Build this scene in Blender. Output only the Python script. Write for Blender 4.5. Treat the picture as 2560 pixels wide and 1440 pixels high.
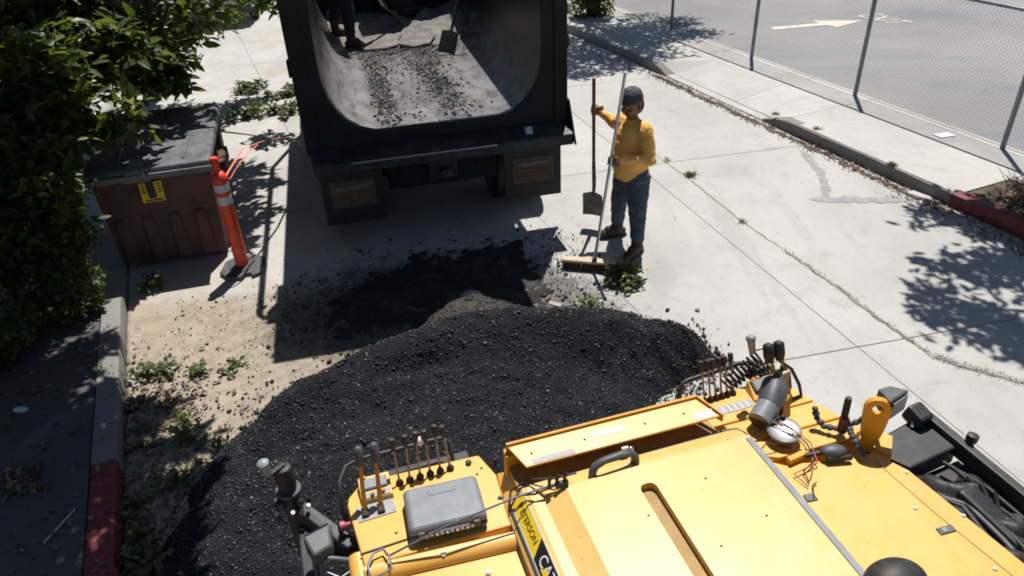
import bpy, bmesh, math, random
import numpy as np
from mathutils import Vector, Matrix, Euler

scene = bpy.context.scene
COL = scene.collection
for o in list(bpy.data.objects):
    bpy.data.objects.remove(o)
RAD = math.radians
random.seed(7)

# ------------------------------------------------------------------ camera
CAM_H, PITCH, ROLL = 4.0, RAD(32.5), RAD(2.8)
fwd = Vector((0, math.cos(PITCH), -math.sin(PITCH)))
up0 = Vector((0, math.sin(PITCH), math.cos(PITCH)))
cr = math.cos(ROLL) * Vector((1, 0, 0)) - math.sin(ROLL) * up0
cu = math.sin(ROLL) * Vector((1, 0, 0)) + math.cos(ROLL) * up0
cam_data = bpy.data.cameras.new('camera')
cam = bpy.data.objects.new('camera', cam_data)
COL.objects.link(cam)
cam.matrix_world = Matrix(((cr.x, cu.x, -fwd.x, 0), (cr.y, cu.y, -fwd.y, 0), (cr.z, cu.z, -fwd.z, CAM_H), (0, 0, 0, 1)))
cam_data.sensor_width = 36.0
cam_data.lens = 36.0 * 1850 / 2560
cam_data.clip_start = 0.05
cam_data.clip_end = 500
scene.camera = cam

# ------------------------------------------------------------------ sky, sun, exposure
SHADOW = Vector((-0.13, -0.45, -1.0))            # where the shadow of a 1 m post falls
sun_dir = (-SHADOW).normalized()
elev = math.asin(sun_dir.z)
world = bpy.data.worlds.new('World')
scene.world = world
world.use_nodes = True
wn = world.node_tree.nodes
sky = wn.new('ShaderNodeTexSky')
sky.sky_type = 'NISHITA'
sky.sun_disc = False
sky.sun_elevation = elev
sky.sun_rotation = math.atan2(sun_dir.x, sun_dir.y)
sky.air_density = 1.0
sky.dust_density = 0.6
bg = wn['Background']
bg.inputs['Strength'].default_value = 0.05
world.node_tree.links.new(sky.outputs[0], bg.inputs['Color'])
sun_data = bpy.data.lights.new('sun', 'SUN')
sun_data.energy = 5.0
sun_data.angle = RAD(0.55)
sun_data.color = (1.0, 0.955, 0.89)
sun = bpy.data.objects.new('sun', sun_data)
COL.objects.link(sun)
sun.rotation_euler = sun_dir.to_track_quat('Z', 'Y').to_euler()
sun.location = sun_dir * 40
vs = scene.view_settings
vs.view_transform = 'Standard'
vs.look = 'None'
vs.exposure = 0.14
vs.gamma = 1.0
vs.use_curve_mapping = False
scene.cycles.filter_width = 1.8

# ------------------------------------------------------------------ materials
MATS = {}
class NT:
    def __init__(s, name):
        s.m = bpy.data.materials.new(name); s.m.use_nodes = True
        s.t = s.m.node_tree; s.n = s.t.nodes; s.l = s.t.links
        s.p = s.n['Principled BSDF']; s.out = s.n['Material Output']
        s.pos = None
    def node(s, ty, **kw):
        n = s.n.new(ty)
        for k, v in kw.items(): setattr(n, k, v)
        return n
    def set(s, sock, v):
        if isinstance(v, bpy.types.NodeSocket): s.l.new(v, sock)
        elif isinstance(v, (tuple, list)) and len(v) == 3 and sock.type == 'RGBA': sock.default_value = (*v, 1)
        else: sock.default_value = v
    def coord(s, kind='geo'):
        if kind == 'geo':
            if s.pos is None: s.pos = s.node('ShaderNodeNewGeometry').outputs['Position']
            return s.pos
        return s.node('ShaderNodeTexCoord').outputs['Object']
    def noise(s, scale, detail=4, rough=.55, kind='geo', stretch=None, off=0.0):
        n = s.node('ShaderNodeTexNoise')
        n.inputs['Scale'].default_value = scale; n.inputs['Detail'].default_value = detail; n.inputs['Roughness'].default_value = rough
        c = s.coord(kind)
        if stretch or off:
            mp = s.node('ShaderNodeMapping'); s.l.new(c, mp.inputs['Vector'])
            if stretch: mp.inputs['Scale'].default_value = stretch
            mp.inputs['Location'].default_value = (off, off * .7, off * .3)
            c = mp.outputs[0]
        s.l.new(c, n.inputs['Vector'])
        return n.outputs['Fac']
    def ramp(s, v, a, b, lo=0.0, hi=1.0):
        r = s.node('ShaderNodeMapRange'); r.interpolation_type = 'SMOOTHSTEP'
        s.set(r.inputs[0], v); s.set(r.inputs[1], a); s.set(r.inputs[2], b); s.set(r.inputs[3], lo); s.set(r.inputs[4], hi)
        return r.outputs[0]
    def math(s, op, a, b=0.0):
        n = s.node('ShaderNodeMath', operation=op); s.set(n.inputs[0], a); s.set(n.inputs[1], b)
        return n.outputs[0]
    def mix(s, f, a, b, blend='MIX'):
        n = s.node('ShaderNodeMix', data_type='RGBA', blend_type=blend)
        s.set(n.inputs[0], f); s.set(n.inputs[6], a); s.set(n.inputs[7], b)
        return n.outputs[2]
    def sep(s):
        n = s.node('ShaderNodeSeparateXYZ'); s.l.new(s.coord(), n.inputs[0]); return n.outputs
    def bump(s, h, strength=.3, dist=.01):
        b = s.node('ShaderNodeBump'); b.inputs['Strength'].default_value = strength; b.inputs['Distance'].default_value = dist
        s.set(b.inputs['Height'], h); s.l.new(b.outputs[0], s.p.inputs['Normal'])
    def fin(s, col, rough=.6, metal=0.0, spec=.5):
        s.set(s.p.inputs['Base Color'], col); s.set(s.p.inputs['Roughness'], rough); s.set(s.p.inputs['Metallic'], metal)
        s.p.inputs['Specular IOR Level'].default_value = spec
        return s.m

def simple(name, c, rough=.6, metal=0.0, var=.25, scale=9, bump=.0, dirt=None, dirt_amt=.4, spec=.5, bscale=60, kind='obj'):
    t = NT(name)
    n1 = t.noise(scale, 5, .6, kind)
    dark = tuple(x * (1 - var) for x in c); lite = tuple(min(1, x * (1 + var)) for x in c)
    col = t.mix(t.ramp(n1, .3, .7), dark, lite)
    r = rough
    if dirt:
        n2 = t.noise(scale * 2.3, 8, .7, kind, off=3.1)
        mk = t.ramp(n2, .48, .72, 0, dirt_amt)
        col = t.mix(mk, col, dirt)
        r = t.math('ADD', t.math('MULTIPLY', mk, .3), rough)
    if bump: t.bump(t.noise(bscale, 4, .6, kind), bump, .004)
    MATS[name] = t.fin(col, r, metal, spec)
    return MATS[name]

def concrete(name, base=(.50, .492, .472), dirt=False, dark=1.0):
    t = NT(name)
    big = t.noise(.55, 6, .6); mid = t.noise(3.2, 6, .65, off=5); fine = t.noise(70, 3, .6); speck = t.noise(22, 5, .7, off=2)
    col = t.mix(t.ramp(big, .3, .7), tuple(x * .88 for x in base), tuple(min(1, x * 1.08) for x in base))
    col = t.mix(t.ramp(t.noise(1.7, 7, .7, off=17), .50, .72, 0, .30), col, tuple(min(1, x * 1.22) for x in base))
    col = t.mix(t.ramp(mid, .50, .72, 0, .42), col, tuple(x * .62 for x in base))
    col = t.mix(t.ramp(speck, .60, .72, 0, .35), col, tuple(x * .55 for x in base))
    col = t.mix(t.ramp(fine, .35, .75, 0, .28), col, tuple(x * .70 for x in base))
    rnd = t.node('ShaderNodeObjectInfo').outputs['Random']
    col = t.mix(t.ramp(rnd, 0, 1, 0, .16), col, tuple(x * .62 for x in base))
    sm = t.noise(14, 6, .8, off=31, stretch=(1, .55, 1))
    col = t.mix(t.ramp(sm, .55, .66, 0, .30), col, tuple(x * .48 for x in base))
    mpn = t.node('ShaderNodeMapping'); t.l.new(t.coord(), mpn.inputs['Vector']); mpn.inputs['Rotation'].default_value = (0, 0, RAD(-22)); mpn.inputs['Scale'].default_value = (1.0, .06, 1)
    tn = t.node('ShaderNodeTexNoise'); tn.inputs['Scale'].default_value = 2.2; tn.inputs['Detail'].default_value = 5; t.l.new(mpn.outputs[0], tn.inputs['Vector'])
    col = t.mix(t.math('MULTIPLY', t.ramp(tn.outputs['Fac'], .54, .68, 0, .34), t.ramp(big, .35, .6)), col, tuple(x * .55 for x in base))   # tyre wear along the street
    # oil drips and patched stains with shapes of their own
    st = t.noise(1.15, 3, .5, off=11.0, stretch=(1.0, .45, 1))
    col = t.mix(t.ramp(st, .60, .74, 0, .30), col, (.25, .25, .25))
    if dirt:
        x, y, z = t.sep()
        wob = t.math('MULTIPLY', t.math('SUBTRACT', t.noise(1.6, 6, .65, off=7), .5), 1.7)
        yy = t.math('ADD', t.math('ADD', y, wob), t.math('MULTIPLY', x, .12))
        m1 = t.math('MULTIPLY', t.ramp(yy, 6.35, 5.65), t.ramp(t.math('ADD', x, wob), .2, -.5))
        sandc = t.mix(t.ramp(t.noise(9, 6, .7, off=1), .35, .7), (.28, .235, .178), (.41, .35, .268))
        sandc = t.mix(t.ramp(t.noise(55, 4, .7), .55, .75, 0, .55), sandc, (.17, .125, .09))
        col = t.mix(t.math('MULTIPLY', m1, .93), col, sandc)
        # brown dusty streaks of a thin dirt film further up the street
        m2 = t.math('MULTIPLY', t.ramp(t.noise(.9, 6, .6, off=21), .52, .70, 0, .55), t.ramp(x, -1.2, -2.2))
        col = t.mix(m2, col, (.40, .33, .26))
        # tar dust trodden round the spot where the load was dropped
        dx = t.math('MULTIPLY', t.math('ADD', x, .7), .62); dy = t.math('SUBTRACT', y, 6.0)
        rr = t.math('SQRT', t.math('ADD', t.math('MULTIPLY', dx, dx), t.math('MULTIPLY', dy, dy)))
        m3 = t.ramp(t.math('ADD', rr, t.math('MULTIPLY', t.math('SUBTRACT', t.noise(7, 7, .75, off=4), .5), 1.5)), 1.25, .75, 0, .75)
        col = t.mix(m3, col, (.05, .047, .045))
    t.bump(t.math('ADD', t.math('MULTIPLY', fine, .6), speck), .35, .006)
    MATS[name] = t.fin(col, .85, 0, .25)
    return MATS[name]

concrete('concrete', dirt=True)
concrete('sidewalk', (.52, .512, .49))
concrete('kerb_concrete', (.25, .243, .23))  # darkened all over so the kerb face carries its shade in the colour
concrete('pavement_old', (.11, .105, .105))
simple('joint_dirt', (.25, .23, .20), .95, var=.4, scale=6, kind='geo')
simple('red_paint', (.20, .028, .034), .6, var=.35, scale=14, dirt=(.2, .16, .15), dirt_amt=.75, bump=.4, kind='geo')
simple('soil', (.10, .075, .055), .95, var=.5, scale=7, bump=.8, bscale=30, kind='geo')
t = NT('lot_asphalt')
c = t.mix(t.ramp(t.noise(.35, 5, .6), .3, .7), (.255, .252, .256), (.325, .32, .325))
c = t.mix(t.ramp(t.noise(.42, 3, .5, off=9, stretch=(.5, 1.6, 1)), .55, .72, 0, .55), c, (.17, .20, .255))
c = t.mix(t.ramp(t.noise(45, 4, .7), .5, .8, 0, .4), c, (.14, .135, .13))
t.bump(t.noise(60, 4), .4, .006)
MATS['lot_asphalt'] = t.fin(c, .85, 0, .25)
t = NT('road_paint')
c = t.mix(t.ramp(t.noise(6, 7, .75), .50, .72, 0, .75), (.70, .66, .56), (.30, .28, .26))
MATS['road_paint'] = t.fin(c, .8, 0, .3)
t = NT('tar_stain')
c = t.mix(t.ramp(t.noise(7, 7, .7), .4, .7), (.28, .28, .28), (.40, .397, .39))
MATS['tar_stain'] = t.fin(c, .8, 0, .3)

t = NT('fresh_asphalt')
x, y, z = t.sep()
n1 = t.noise(70, 5, .75); n2 = t.noise(5, 5, .6); n3 = t.noise(160, 3, .6, off=2)
c = t.mix(t.ramp(n1, .35, .75), (.009, .009, .011), (.034, .035, .043))
c = t.mix(t.ramp(n3, .62, .74, 0, .45), c, (.12, .12, .125))
# older, dusty tip of the heap
wob = t.math('MULTIPLY', t.math('SUBTRACT', n2, .5), .9)
old = t.math('MULTIPLY', t.ramp(t.math('ADD', y, wob), 5.02, 5.30), t.ramp(t.math('ADD', x, wob), .75, .25))
old = t.math('MULTIPLY', old, t.ramp(z, .07, .14))
c = t.mix(t.math('MULTIPLY', old, .85), c, t.mix(t.ramp(n1, .35, .7), (.06, .054, .046), (.20, .178, .148)))
t.bump(t.math('ADD', n1, t.math('MULTIPLY', n3, .6)), 1.0, .018)
MATS['fresh_asphalt'] = t.fin(c, .82, 0, .22)
t = NT('spilled_asphalt')
n1 = t.noise(60, 5, .75); n2 = t.noise(4, 6, .7)
c = t.mix(t.ramp(n1, .35, .72), (.016, .015, .015), (.075, .072, .070))
c = t.mix(t.ramp(n2, .45, .65, 0, .5), c, (.12, .11, .10))
t.bump(n1, 1.0, .015)
MATS['spilled_asphalt'] = t.fin(c, .85, 0, .2)
t = NT('asphalt_stone')
oi = t.node('ShaderNodeAttribute', attribute_name='tint').outputs['Fac']
c = t.mix(t.ramp(oi, .0, .9), (.007, .007, .009), (.050, .052, .062))
c = t.mix(t.ramp(oi, .95, .99), c, (.22, .215, .21))
MATS['asphalt_stone'] = t.fin(c, .42, 0, .5)

def machine_paint(name, base, dust, rough, spec, dust_amt=.55):
    t = NT(name)
    a = t.noise(1.6, 6, .6, 'obj'); b = t.noise(7, 8, .75, 'obj', off=2); c_ = t.noise(38, 4, .7, 'obj', off=5); d_ = t.noise(3.2, 9, .75, 'obj', off=9, stretch=(1, .12, 1))
    col = t.mix(t.ramp(a, .3, .7), tuple(x * .93 for x in base), tuple(min(1, x * 1.05) for x in base))
    dm = t.ramp(t.math('ADD', t.math('MULTIPLY', a, .5), t.math('MULTIPLY', b, .5)), .42, .66, 0, dust_amt)
    col = t.mix(dm, col, dust)
    col = t.mix(t.ramp(d_, .56, .68, 0, .22), col, tuple(x * .55 for x in base))          # drag scratches
    col = t.mix(t.ramp(c_, .665, .70, 0, .7), col, (.05, .04, .03))                        # tar flecks
    col = t.mix(t.ramp(b, .62, .72, 0, .45), col, (.16, .095, .04))                        # grease smears
    t.set(t.p.inputs['Roughness'], t.math('ADD', t.math('MULTIPLY', dm, .25), rough))
    r_ = t.math('ADD', t.math('MULTIPLY', dm, .22), rough)
    t.bump(t.math('ADD', a, t.math('MULTIPLY', b, .25)), .12, .01)
    MATS[name] = t.fin(col, r_, 0, spec)
machine_paint('cat_yellow', (.77, .415, .075), (.70, .455, .17), .36, .5)
machine_paint('hood_yellow', (.78, .50, .16), (.74, .55, .30), .33, .55)
simple('deep_yellow', (.62, .30, .018), .42, var=.12, scale=6, dirt=(.3, .2, .08), dirt_amt=.4)
simple('tan_recess', (.36, .22, .06), .6, var=.2, scale=7, dirt=(.55, .40, .16), dirt_amt=.6)
simple('black_rubber', (.018, .018, .02), .55, var=.4, scale=20, dirt=(.12, .11, .10), dirt_amt=.3)
simple('black_steel', (.022, .023, .027), .5, .0, var=.4, scale=6, dirt=(.10, .095, .09), dirt_amt=.45)
simple('truck_black', (.010, .011, .014), .6, .0, var=.4, scale=4, dirt=(.030, .030, .033), dirt_amt=.4, spec=.3)
simple('apron_steel', (.018, .021, .028), .5, .0, var=.5, scale=5, dirt=(.09, .10, .12), dirt_amt=.5)
simple('grey_plastic', (.20, .22, .24), .5, var=.12, scale=12, dirt=(.32, .31, .29), dirt_amt=.35, bump=.15)
simple('dark_grey_plastic', (.075, .082, .09), .5, var=.2, scale=12, dirt=(.2, .19, .18), dirt_amt=.3)
simple('knob_grey', (.26, .29, .31), .4, var=.1)
simple('boot_brown', (.05, .032, .022), .8, var=.4, scale=30, dirt=(.14, .11, .08), dirt_amt=.4)
simple('lever_steel', (.34, .29, .22), .45, .6, var=.3, scale=30)
simple('knob_brown', (.045, .032, .025), .55, var=.4, scale=40, dirt=(.13, .10, .075), dirt_amt=.5)
simple('bright_steel', (.55, .55, .56), .35, .8, var=.15, scale=15)
simple('galvanised', (.20, .215, .24), .45, .5, var=.2, scale=8)
simple('fence_wire', (.30, .31, .33), .45, .6, var=.15, scale=8)
simple('blue_steel', (.16, .17, .26), .4, .5, var=.25, scale=20)
simple('white_decal', (.78, .76, .72), .5, var=.06, scale=20, dirt=(.5, .45, .38), dirt_amt=.4)
simple('grey_decal', (.30, .31, .32), .5, var=.15, scale=30, dirt=(.55, .53, .48), dirt_amt=.6)
simple('sticker_yellow', (.86, .60, .03), .35, var=.04)
simple('ink_black', (.012, .012, .013), .4, var=.1)
simple('paint_white', (.80, .80, .79), .5, var=.05)
simple('pink_plastic', (.62, .14, .20), .5, var=.2)
simple('orange_button', (.80, .28, .09), .5, var=.2)
simple('dumpster_brown', (.095, .050, .040), .7, var=.25, scale=3, dirt=(.055, .035, .03), dirt_amt=.6, bump=.3, bscale=25)
simple('lid_black', (.14, .146, .16), .42, var=.25, scale=5, dirt=(.30, .30, .31), dirt_amt=.45, bump=.2, bscale=20)
simple('delineator_orange', (.85, .085, .035), .45, var=.1, scale=8, dirt=(.32, .06, .04), dirt_amt=.5)
simple('reflective_white', (.72, .74, .80), .3, var=.08)
simple('base_rubber', (.085, .088, .092), .8, var=.25, scale=14, dirt=(.16, .155, .15), dirt_amt=.5, bump=.5, bscale=70)
simple('wood_red', (.19, .075, .045), .6, var=.3, scale=14, bump=.1)
simple('wood_pale', (.66, .53, .37), .7, var=.15, scale=16, dirt=(.4, .28, .18), dirt_amt=.4)
simple('bristle', (.11, .06, .045), .8, var=.4, scale=60)
simple('aluminium', (.62, .63, .66), .3, .85, var=.12, scale=14)
simple('blade_steel', (.11, .105, .10), .45, .5, var=.35, scale=9, dirt=(.30, .28, .25), dirt_amt=.4)
simple('shirt_orange', (.93, .51, .13), .85, var=.10, scale=7, dirt=(.85, .26, .025), dirt_amt=.5, bump=.25, bscale=22)
simple('jeans', (.06, .085, .115), .9, var=.35, scale=8, dirt=(.15, .16, .17), dirt_amt=.55, bump=.3, bscale=24)
simple('dark_cloth', (.018, .019, .026), .9, var=.35, scale=8, dirt=(.05, .045, .045), dirt_amt=.4, bump=.3, bscale=20)
simple('skin', (.26, .135, .08), .55, var=.12, scale=14)
simple('hair_dark', (.02, .017, .015), .7, var=.3, scale=40)
simple('hat_grey', (.055, .058, .068), .8, var=.45, scale=18, dirt=(.19, .195, .21), dirt_amt=.6)
simple('work_boot', (.055, .037, .026), .75, var=.3, scale=14, dirt=(.14, .11, .085), dirt_amt=.5)
simple('eye_white', (.6, .58, .55), .3, var=.03)
simple('lip', (.13, .05, .04), .5, var=.1)
simple('bark', (.11, .085, .065), .9, var=.4, scale=12, bump=.8, bscale=30)
simple('twig', (.16, .11, .07), .85, var=.3, scale=20)
simple('tape_pink', (.85, .25, .20), .5, var=.1)
simple('paper_white', (.80, .80, .80), .7, var=.04)
simple('paper_blue', (.55, .66, .80), .6, var=.06)
simple('stone_pale', (.42, .39, .35), .85, var=.2, scale=20, bump=.6)
simple('car_paint', (.50, .50, .48), .25, .2, var=.04)
simple('glass_dark', (.015, .018, .022), .08, var=.1, spec=.6)
simple('rim_steel', (.30, .30, .31), .35, .7, var=.15)
simple('cab_blue', (.10, .16, .26), .3, .1, var=.1)
simple('red_lens', (.35, .02, .02), .25, var=.1)
simple('flap_decal', (.085, .075, .065), .7, var=.2, scale=14)
simple('flap_red', (.17, .055, .04), .7, var=.3, scale=20)
simple('crust', (.19, .18, .17), .9, var=.25, scale=6, dirt=(.08, .075, .07), dirt_amt=.7, bump=.8, bscale=40)

t = NT('bed_steel')
n1 = t.noise(2.6, 6, .65, 'obj'); n2 = t.noise(9, 7, .75, 'obj', stretch=(1, .35, 1)); n3 = t.noise(45, 5, .7, 'obj')
c = t.mix(t.ramp(n1, .3, .7), (.225, .22, .22), (.375, .37, .372))
c = t.mix(t.ramp(n2, .46, .64, 0, .75), c, (.115, .11, .108))
c = t.mix(t.ramp(n3, .58, .70, 0, .6), c, (.06, .057, .055))
oz = t.node('ShaderNodeSeparateXYZ'); t.l.new(t.coord('obj'), oz.inputs[0])
nz = t.noise(26, 6, .8, 'obj', off=6)
for cx, wd, am in ((-.50, .20, .75), (.20, .26, .7), (-.1, .75, .35)):        # tar streaks dragged down the floor
    dd = t.math('ABSOLUTE', t.math('SUBTRACT', t.math('ADD', oz.outputs[0], t.math('MULTIPLY', t.math('SUBTRACT', n1, .5), .3)), cx))
    mk = t.math('MULTIPLY', t.ramp(dd, wd, wd * .25), t.ramp(nz, .42, .58))
    c = t.mix(t.math('MULTIPLY', mk, am), c, (.045, .043, .043))
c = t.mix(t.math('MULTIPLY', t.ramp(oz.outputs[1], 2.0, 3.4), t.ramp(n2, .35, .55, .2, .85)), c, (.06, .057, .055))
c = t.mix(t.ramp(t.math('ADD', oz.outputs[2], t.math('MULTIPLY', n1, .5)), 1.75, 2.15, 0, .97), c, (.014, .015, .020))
t.bump(n3, .35, .006)
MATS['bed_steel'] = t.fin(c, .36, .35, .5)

def leaf_mat(name, dark, lite, yel, tr=.35, dry=False):
    t = NT(name)
    a = t.node('ShaderNodeAttribute', attribute_name='tint').outputs['Fac']
    c = t.mix(t.ramp(a, 0, .8), dark, lite)
    c = t.mix(t.ramp(a, .86, 1.0), c, yel)
    t.set(t.p.inputs['Base Color'], c); t.p.inputs['Roughness'].default_value = .42
    t.p.inputs['Specular IOR Level'].default_value = .45
    tb = t.node('ShaderNodeBsdfTranslucent')
    t.set(tb.inputs['Color'], t.mix(.0 if dry else .6, c, (.30, .42, .04)))
    mx = t.node('ShaderNodeMixShader'); mx.inputs[0].default_value = tr
    t.l.new(t.p.outputs[0], mx.inputs[1]); t.l.new(tb.outputs[0], mx.inputs[2]); t.l.new(mx.outputs[0], t.out.inputs[0])
    MATS[name] = t.m
leaf_mat('leaf_big', (.020, .040, .011), (.055, .092, .022), (.26, .24, .07))
leaf_mat('leaf_small', (.030, .062, .018), (.085, .14, .035), (.17, .21, .06))
leaf_mat('leaf_cut', (.045, .06, .025), (.13, .155, .065), (.30, .29, .16), .2)
leaf_mat('leaf_dry', (.09, .058, .04), (.20, .14, .095), (.38, .27, .16), .12, True)
leaf_mat('weed', (.13, .115, .05), (.26, .22, .10), (.36, .31, .16), .2, True)
leaf_mat('dry_shrub', (.075, .055, .035), (.14, .11, .065), (.10, .13, .05), .15, True)

# ------------------------------------------------------------------ mesh helpers
def MT(loc=(0, 0, 0), rot=(0, 0, 0), sc=(1, 1, 1)):
    return Matrix.Translation(loc) @ Euler(rot, 'XYZ').to_matrix().to_4x4() @ Matrix.Diagonal((*sc, 1))

class MB:
    def __init__(s): s.v = []; s.f = []
    def add(s, vs, fs, M=None):
        b = len(s.v)
        for p in vs:
            p = Vector(p)
            s.v.append(tuple(M @ p if M else p))
        s.f += [tuple(i + b for i in f) for f in fs]
        return s
    def box(s, c, d, rot=(0, 0, 0), M=None):
        x, y, z = (k / 2 for k in d)
        vs = [(-x, -y, -z), (x, -y, -z), (x, y, -z), (-x, y, -z), (-x, -y, z), (x, -y, z), (x, y, z), (-x, y, z)]
        fs = [(3, 2, 1, 0), (4, 5, 6, 7), (0, 1, 5, 4), (1, 2, 6, 5), (2, 3, 7, 6), (3, 0, 4, 7)]
        T = MT(c, rot)
        return s.add(vs, fs, M @ T if M else T)
    def prism(s, poly, z0, z1, M=None):
        n = len(poly)
        a = sum(poly[i][0] * poly[(i + 1) % n][1] - poly[(i + 1) % n][0] * poly[i][1] for i in range(n))
        if a < 0: poly = poly[::-1]
        vs = [(p[0], p[1], z0) for p in poly] + [(p[0], p[1], z1) for p in poly]
        fs = [tuple(range(n))[::-1], tuple(range(n, 2 * n))] + [(i, (i + 1) % n, n + (i + 1) % n, n + i) for i in range(n)]
        return s.add(vs, fs, M)
    def hull(s, ring_a, ring_b):
        n = len(ring_a)
        fs = [tuple(range(n))[::-1], tuple(range(n, 2 * n))] + [(i, (i + 1) % n, n + (i + 1) % n, n + i) for i in range(n)]
        return s.add(list(ring_a) + list(ring_b), fs)
    def tube(s, pts, r, n=8, caps=True, flat=1.0):
        pts = [Vector(p) for p in pts]; m = len(pts)
        rs = r if isinstance(r, (list, tuple)) else [r] * m
        prev = None; vs = []
        for i, p in enumerate(pts):
            d = (pts[min(i + 1, m - 1)] - pts[max(i - 1, 0)]).normalized()
            if prev is None:
                a = Vector((0, 0, 1)) if abs(d.z) < .9 else Vector((1, 0, 0))
                u = d.cross(a).normalized()
            else:
                u = (prev - d * prev.dot(d)); u = u.normalized() if u.length > 1e-6 else d.orthogonal().normalized()
            prev = u; w = d.cross(u)
            for k in range(n):
                an = 2 * math.pi * k / n
                vs.append(p + (u * math.cos(an) + w * math.sin(an) * flat) * rs[i])
        fs = []
        for i in range(m - 1):
            for k in range(n):
                a = i * n + k; b = i * n + (k + 1) % n
                fs.append((a, b, b + n, a + n))
        if caps: fs += [tuple(range(n))[::-1], tuple(range((m - 1) * n, m * n))]
        return s.add(vs, fs)
    def lathe(s, prof, n=20, M=None):
        vs = []; m = len(prof)
        for r, z in prof:
            for k in range(n):
                an = 2 * math.pi * k / n; vs.append((r * math.cos(an), r * math.sin(an), z))
        fs = [(i * n + k, i * n + (k + 1) % n, (i + 1) * n + (k + 1) % n, (i + 1) * n + k) for i in range(m - 1) for k in range(n)]
        fs += [tuple(range(n))[::-1], tuple(range((m - 1) * n, m * n))]
        return s.add(vs, fs, M)
    def ball(s, c, r, sc=(1, 1, 1), nu=14, nv=9, rot=(0, 0, 0)):
        prof = [(max(1e-4, r * math.sin(math.pi * i / nv)), -r * math.cos(math.pi * i / nv)) for i in range(nv + 1)]
        return s.lathe(prof, nu, MT(c, rot, sc))
    def cone(s, a, b, ra, rb, n=12): return s.tube([a, b], [ra, rb], n)
    def limb(s, a, b, ra, rb, n=14):
        a = Vector(a); b = Vector(b)
        s.ball(a, ra, nu=n); s.ball(b, rb, nu=n); s.tube([a, b], [ra, rb], n)
        return s
    def build(s, name, mat, parent=None, bevel=0, smooth=None, seg=2, kind=None):
        me = bpy.data.meshes.new(name)
        me.from_pydata(s.v, [], s.f)
        bm = bmesh.new(); bm.from_mesh(me)
        bmesh.ops.recalc_face_normals(bm, faces=bm.faces)
        if bevel:
            es = [e for e in bm.edges if len(e.link_faces) == 2 and e.calc_face_angle(0) > .5]
            bmesh.ops.bevel(bm, geom=es, offset=bevel, segments=seg, affect='EDGES', profile=.5, clamp_overlap=True)
        bm.to_mesh(me); bm.free()
        if smooth is not None:
            me.shade_smooth(); me.set_sharp_from_angle(angle=RAD(smooth))
        return link(name, me, mat, parent, kind)

def link(name, me, mat, parent=None, kind=None):
    o = bpy.data.objects.new(name, me)
    if mat: me.materials.append(MATS[mat] if isinstance(mat, str) else mat)
    COL.objects.link(o)
    if parent: o.parent = parent
    if kind: o['kind'] = kind
    return o
def tag(o, label, cat, group=None):
    o['label'] = label; o['category'] = cat
    if group: o['group'] = group
    return o
def thing(name, label, cat, loc=(0, 0, 0), rz=0.0, group=None):
    o = bpy.data.objects.new(name, None); o.empty_display_size = .1
    COL.objects.link(o); o.location = loc; o.rotation_euler = (0, 0, rz)
    return tag(o, label, cat, group)
def struct(o): o['kind'] = 'structure'; return o
def npmesh(name, V, Fc, mat, parent=None, kind=None, tint=None, smooth=False):
    me = bpy.data.meshes.new(name)
    V = np.asarray(V, np.float32); Fc = np.asarray(Fc, np.int32); k = Fc.shape[1]
    me.vertices.add(len(V)); me.vertices.foreach_set('co', V.ravel())
    me.loops.add(Fc.size); me.loops.foreach_set('vertex_index', Fc.ravel())
    me.polygons.add(len(Fc)); me.polygons.foreach_set('loop_start', np.arange(0, Fc.size, k, dtype=np.int32))
    me.polygons.foreach_set('loop_total', np.full(len(Fc), k, np.int32))
    if tint is not None:
        a = me.attributes.new('tint', 'FLOAT', 'POINT'); a.data.foreach_set('value', np.asarray(tint, np.float32))
    me.update(calc_edges=True)
    if smooth: me.shade_smooth()
    return link(name, me, mat, parent, kind)

def leaves(name, P, size, mat, parent=None, rng=None, up=.5, width=.42, jit=.55, kind=None, droop=0.15):
    """one folded blade per point: two halves meeting on the midrib"""
    n = len(P); P = np.asarray(P, float)
    d = rng.normal(size=(n, 3)); d[:, 2] = d[:, 2] * .45 - droop; d /= np.linalg.norm(d, axis=1)[:, None]
    nr = rng.normal(size=(n, 3)); nr[:, 2] = np.abs(nr[:, 2]) + up * 2
    w = np.cross(nr, d); w /= np.linalg.norm(w, axis=1)[:, None] + 1e-9
    nr = np.cross(d, w)
    L = size * (1 + jit * rng.uniform(-1, 1, n))[:, None]; W = L * width
    fold = W * rng.uniform(.05, .35, (n, 1)); curl = L * rng.uniform(-.05, .22, (n, 1))
    v0 = P
    v1 = P + d * L * .38 + w * W * .5 + nr * fold
    v2 = P + d * L * .75 + w * W * .36 + nr * (fold * .7 - curl * .5)
    v3 = P + d * L - nr * curl
    v4 = P + d * L * .75 - w * W * .36 + nr * (fold * .7 - curl * .5)
    v5 = P + d * L * .38 - w * W * .5 + nr * fold
    vm = P + d * L * .5
    V = np.stack([v0, v1, v2, v3, v4, v5, vm], 1).reshape(-1, 3)
    b = (np.arange(n) * 7)[:, None]
    tri = np.array([[0, 6, 1], [1, 6, 2], [2, 6, 3], [3, 6, 4], [4, 6, 5], [5, 6, 0]])
    Fc = (b[:, :, None] + tri[None]).reshape(-1, 3)
    tint = np.repeat(rng.random(n), 7)
    return npmesh(name, V, Fc, mat, parent, kind, tint)

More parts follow.
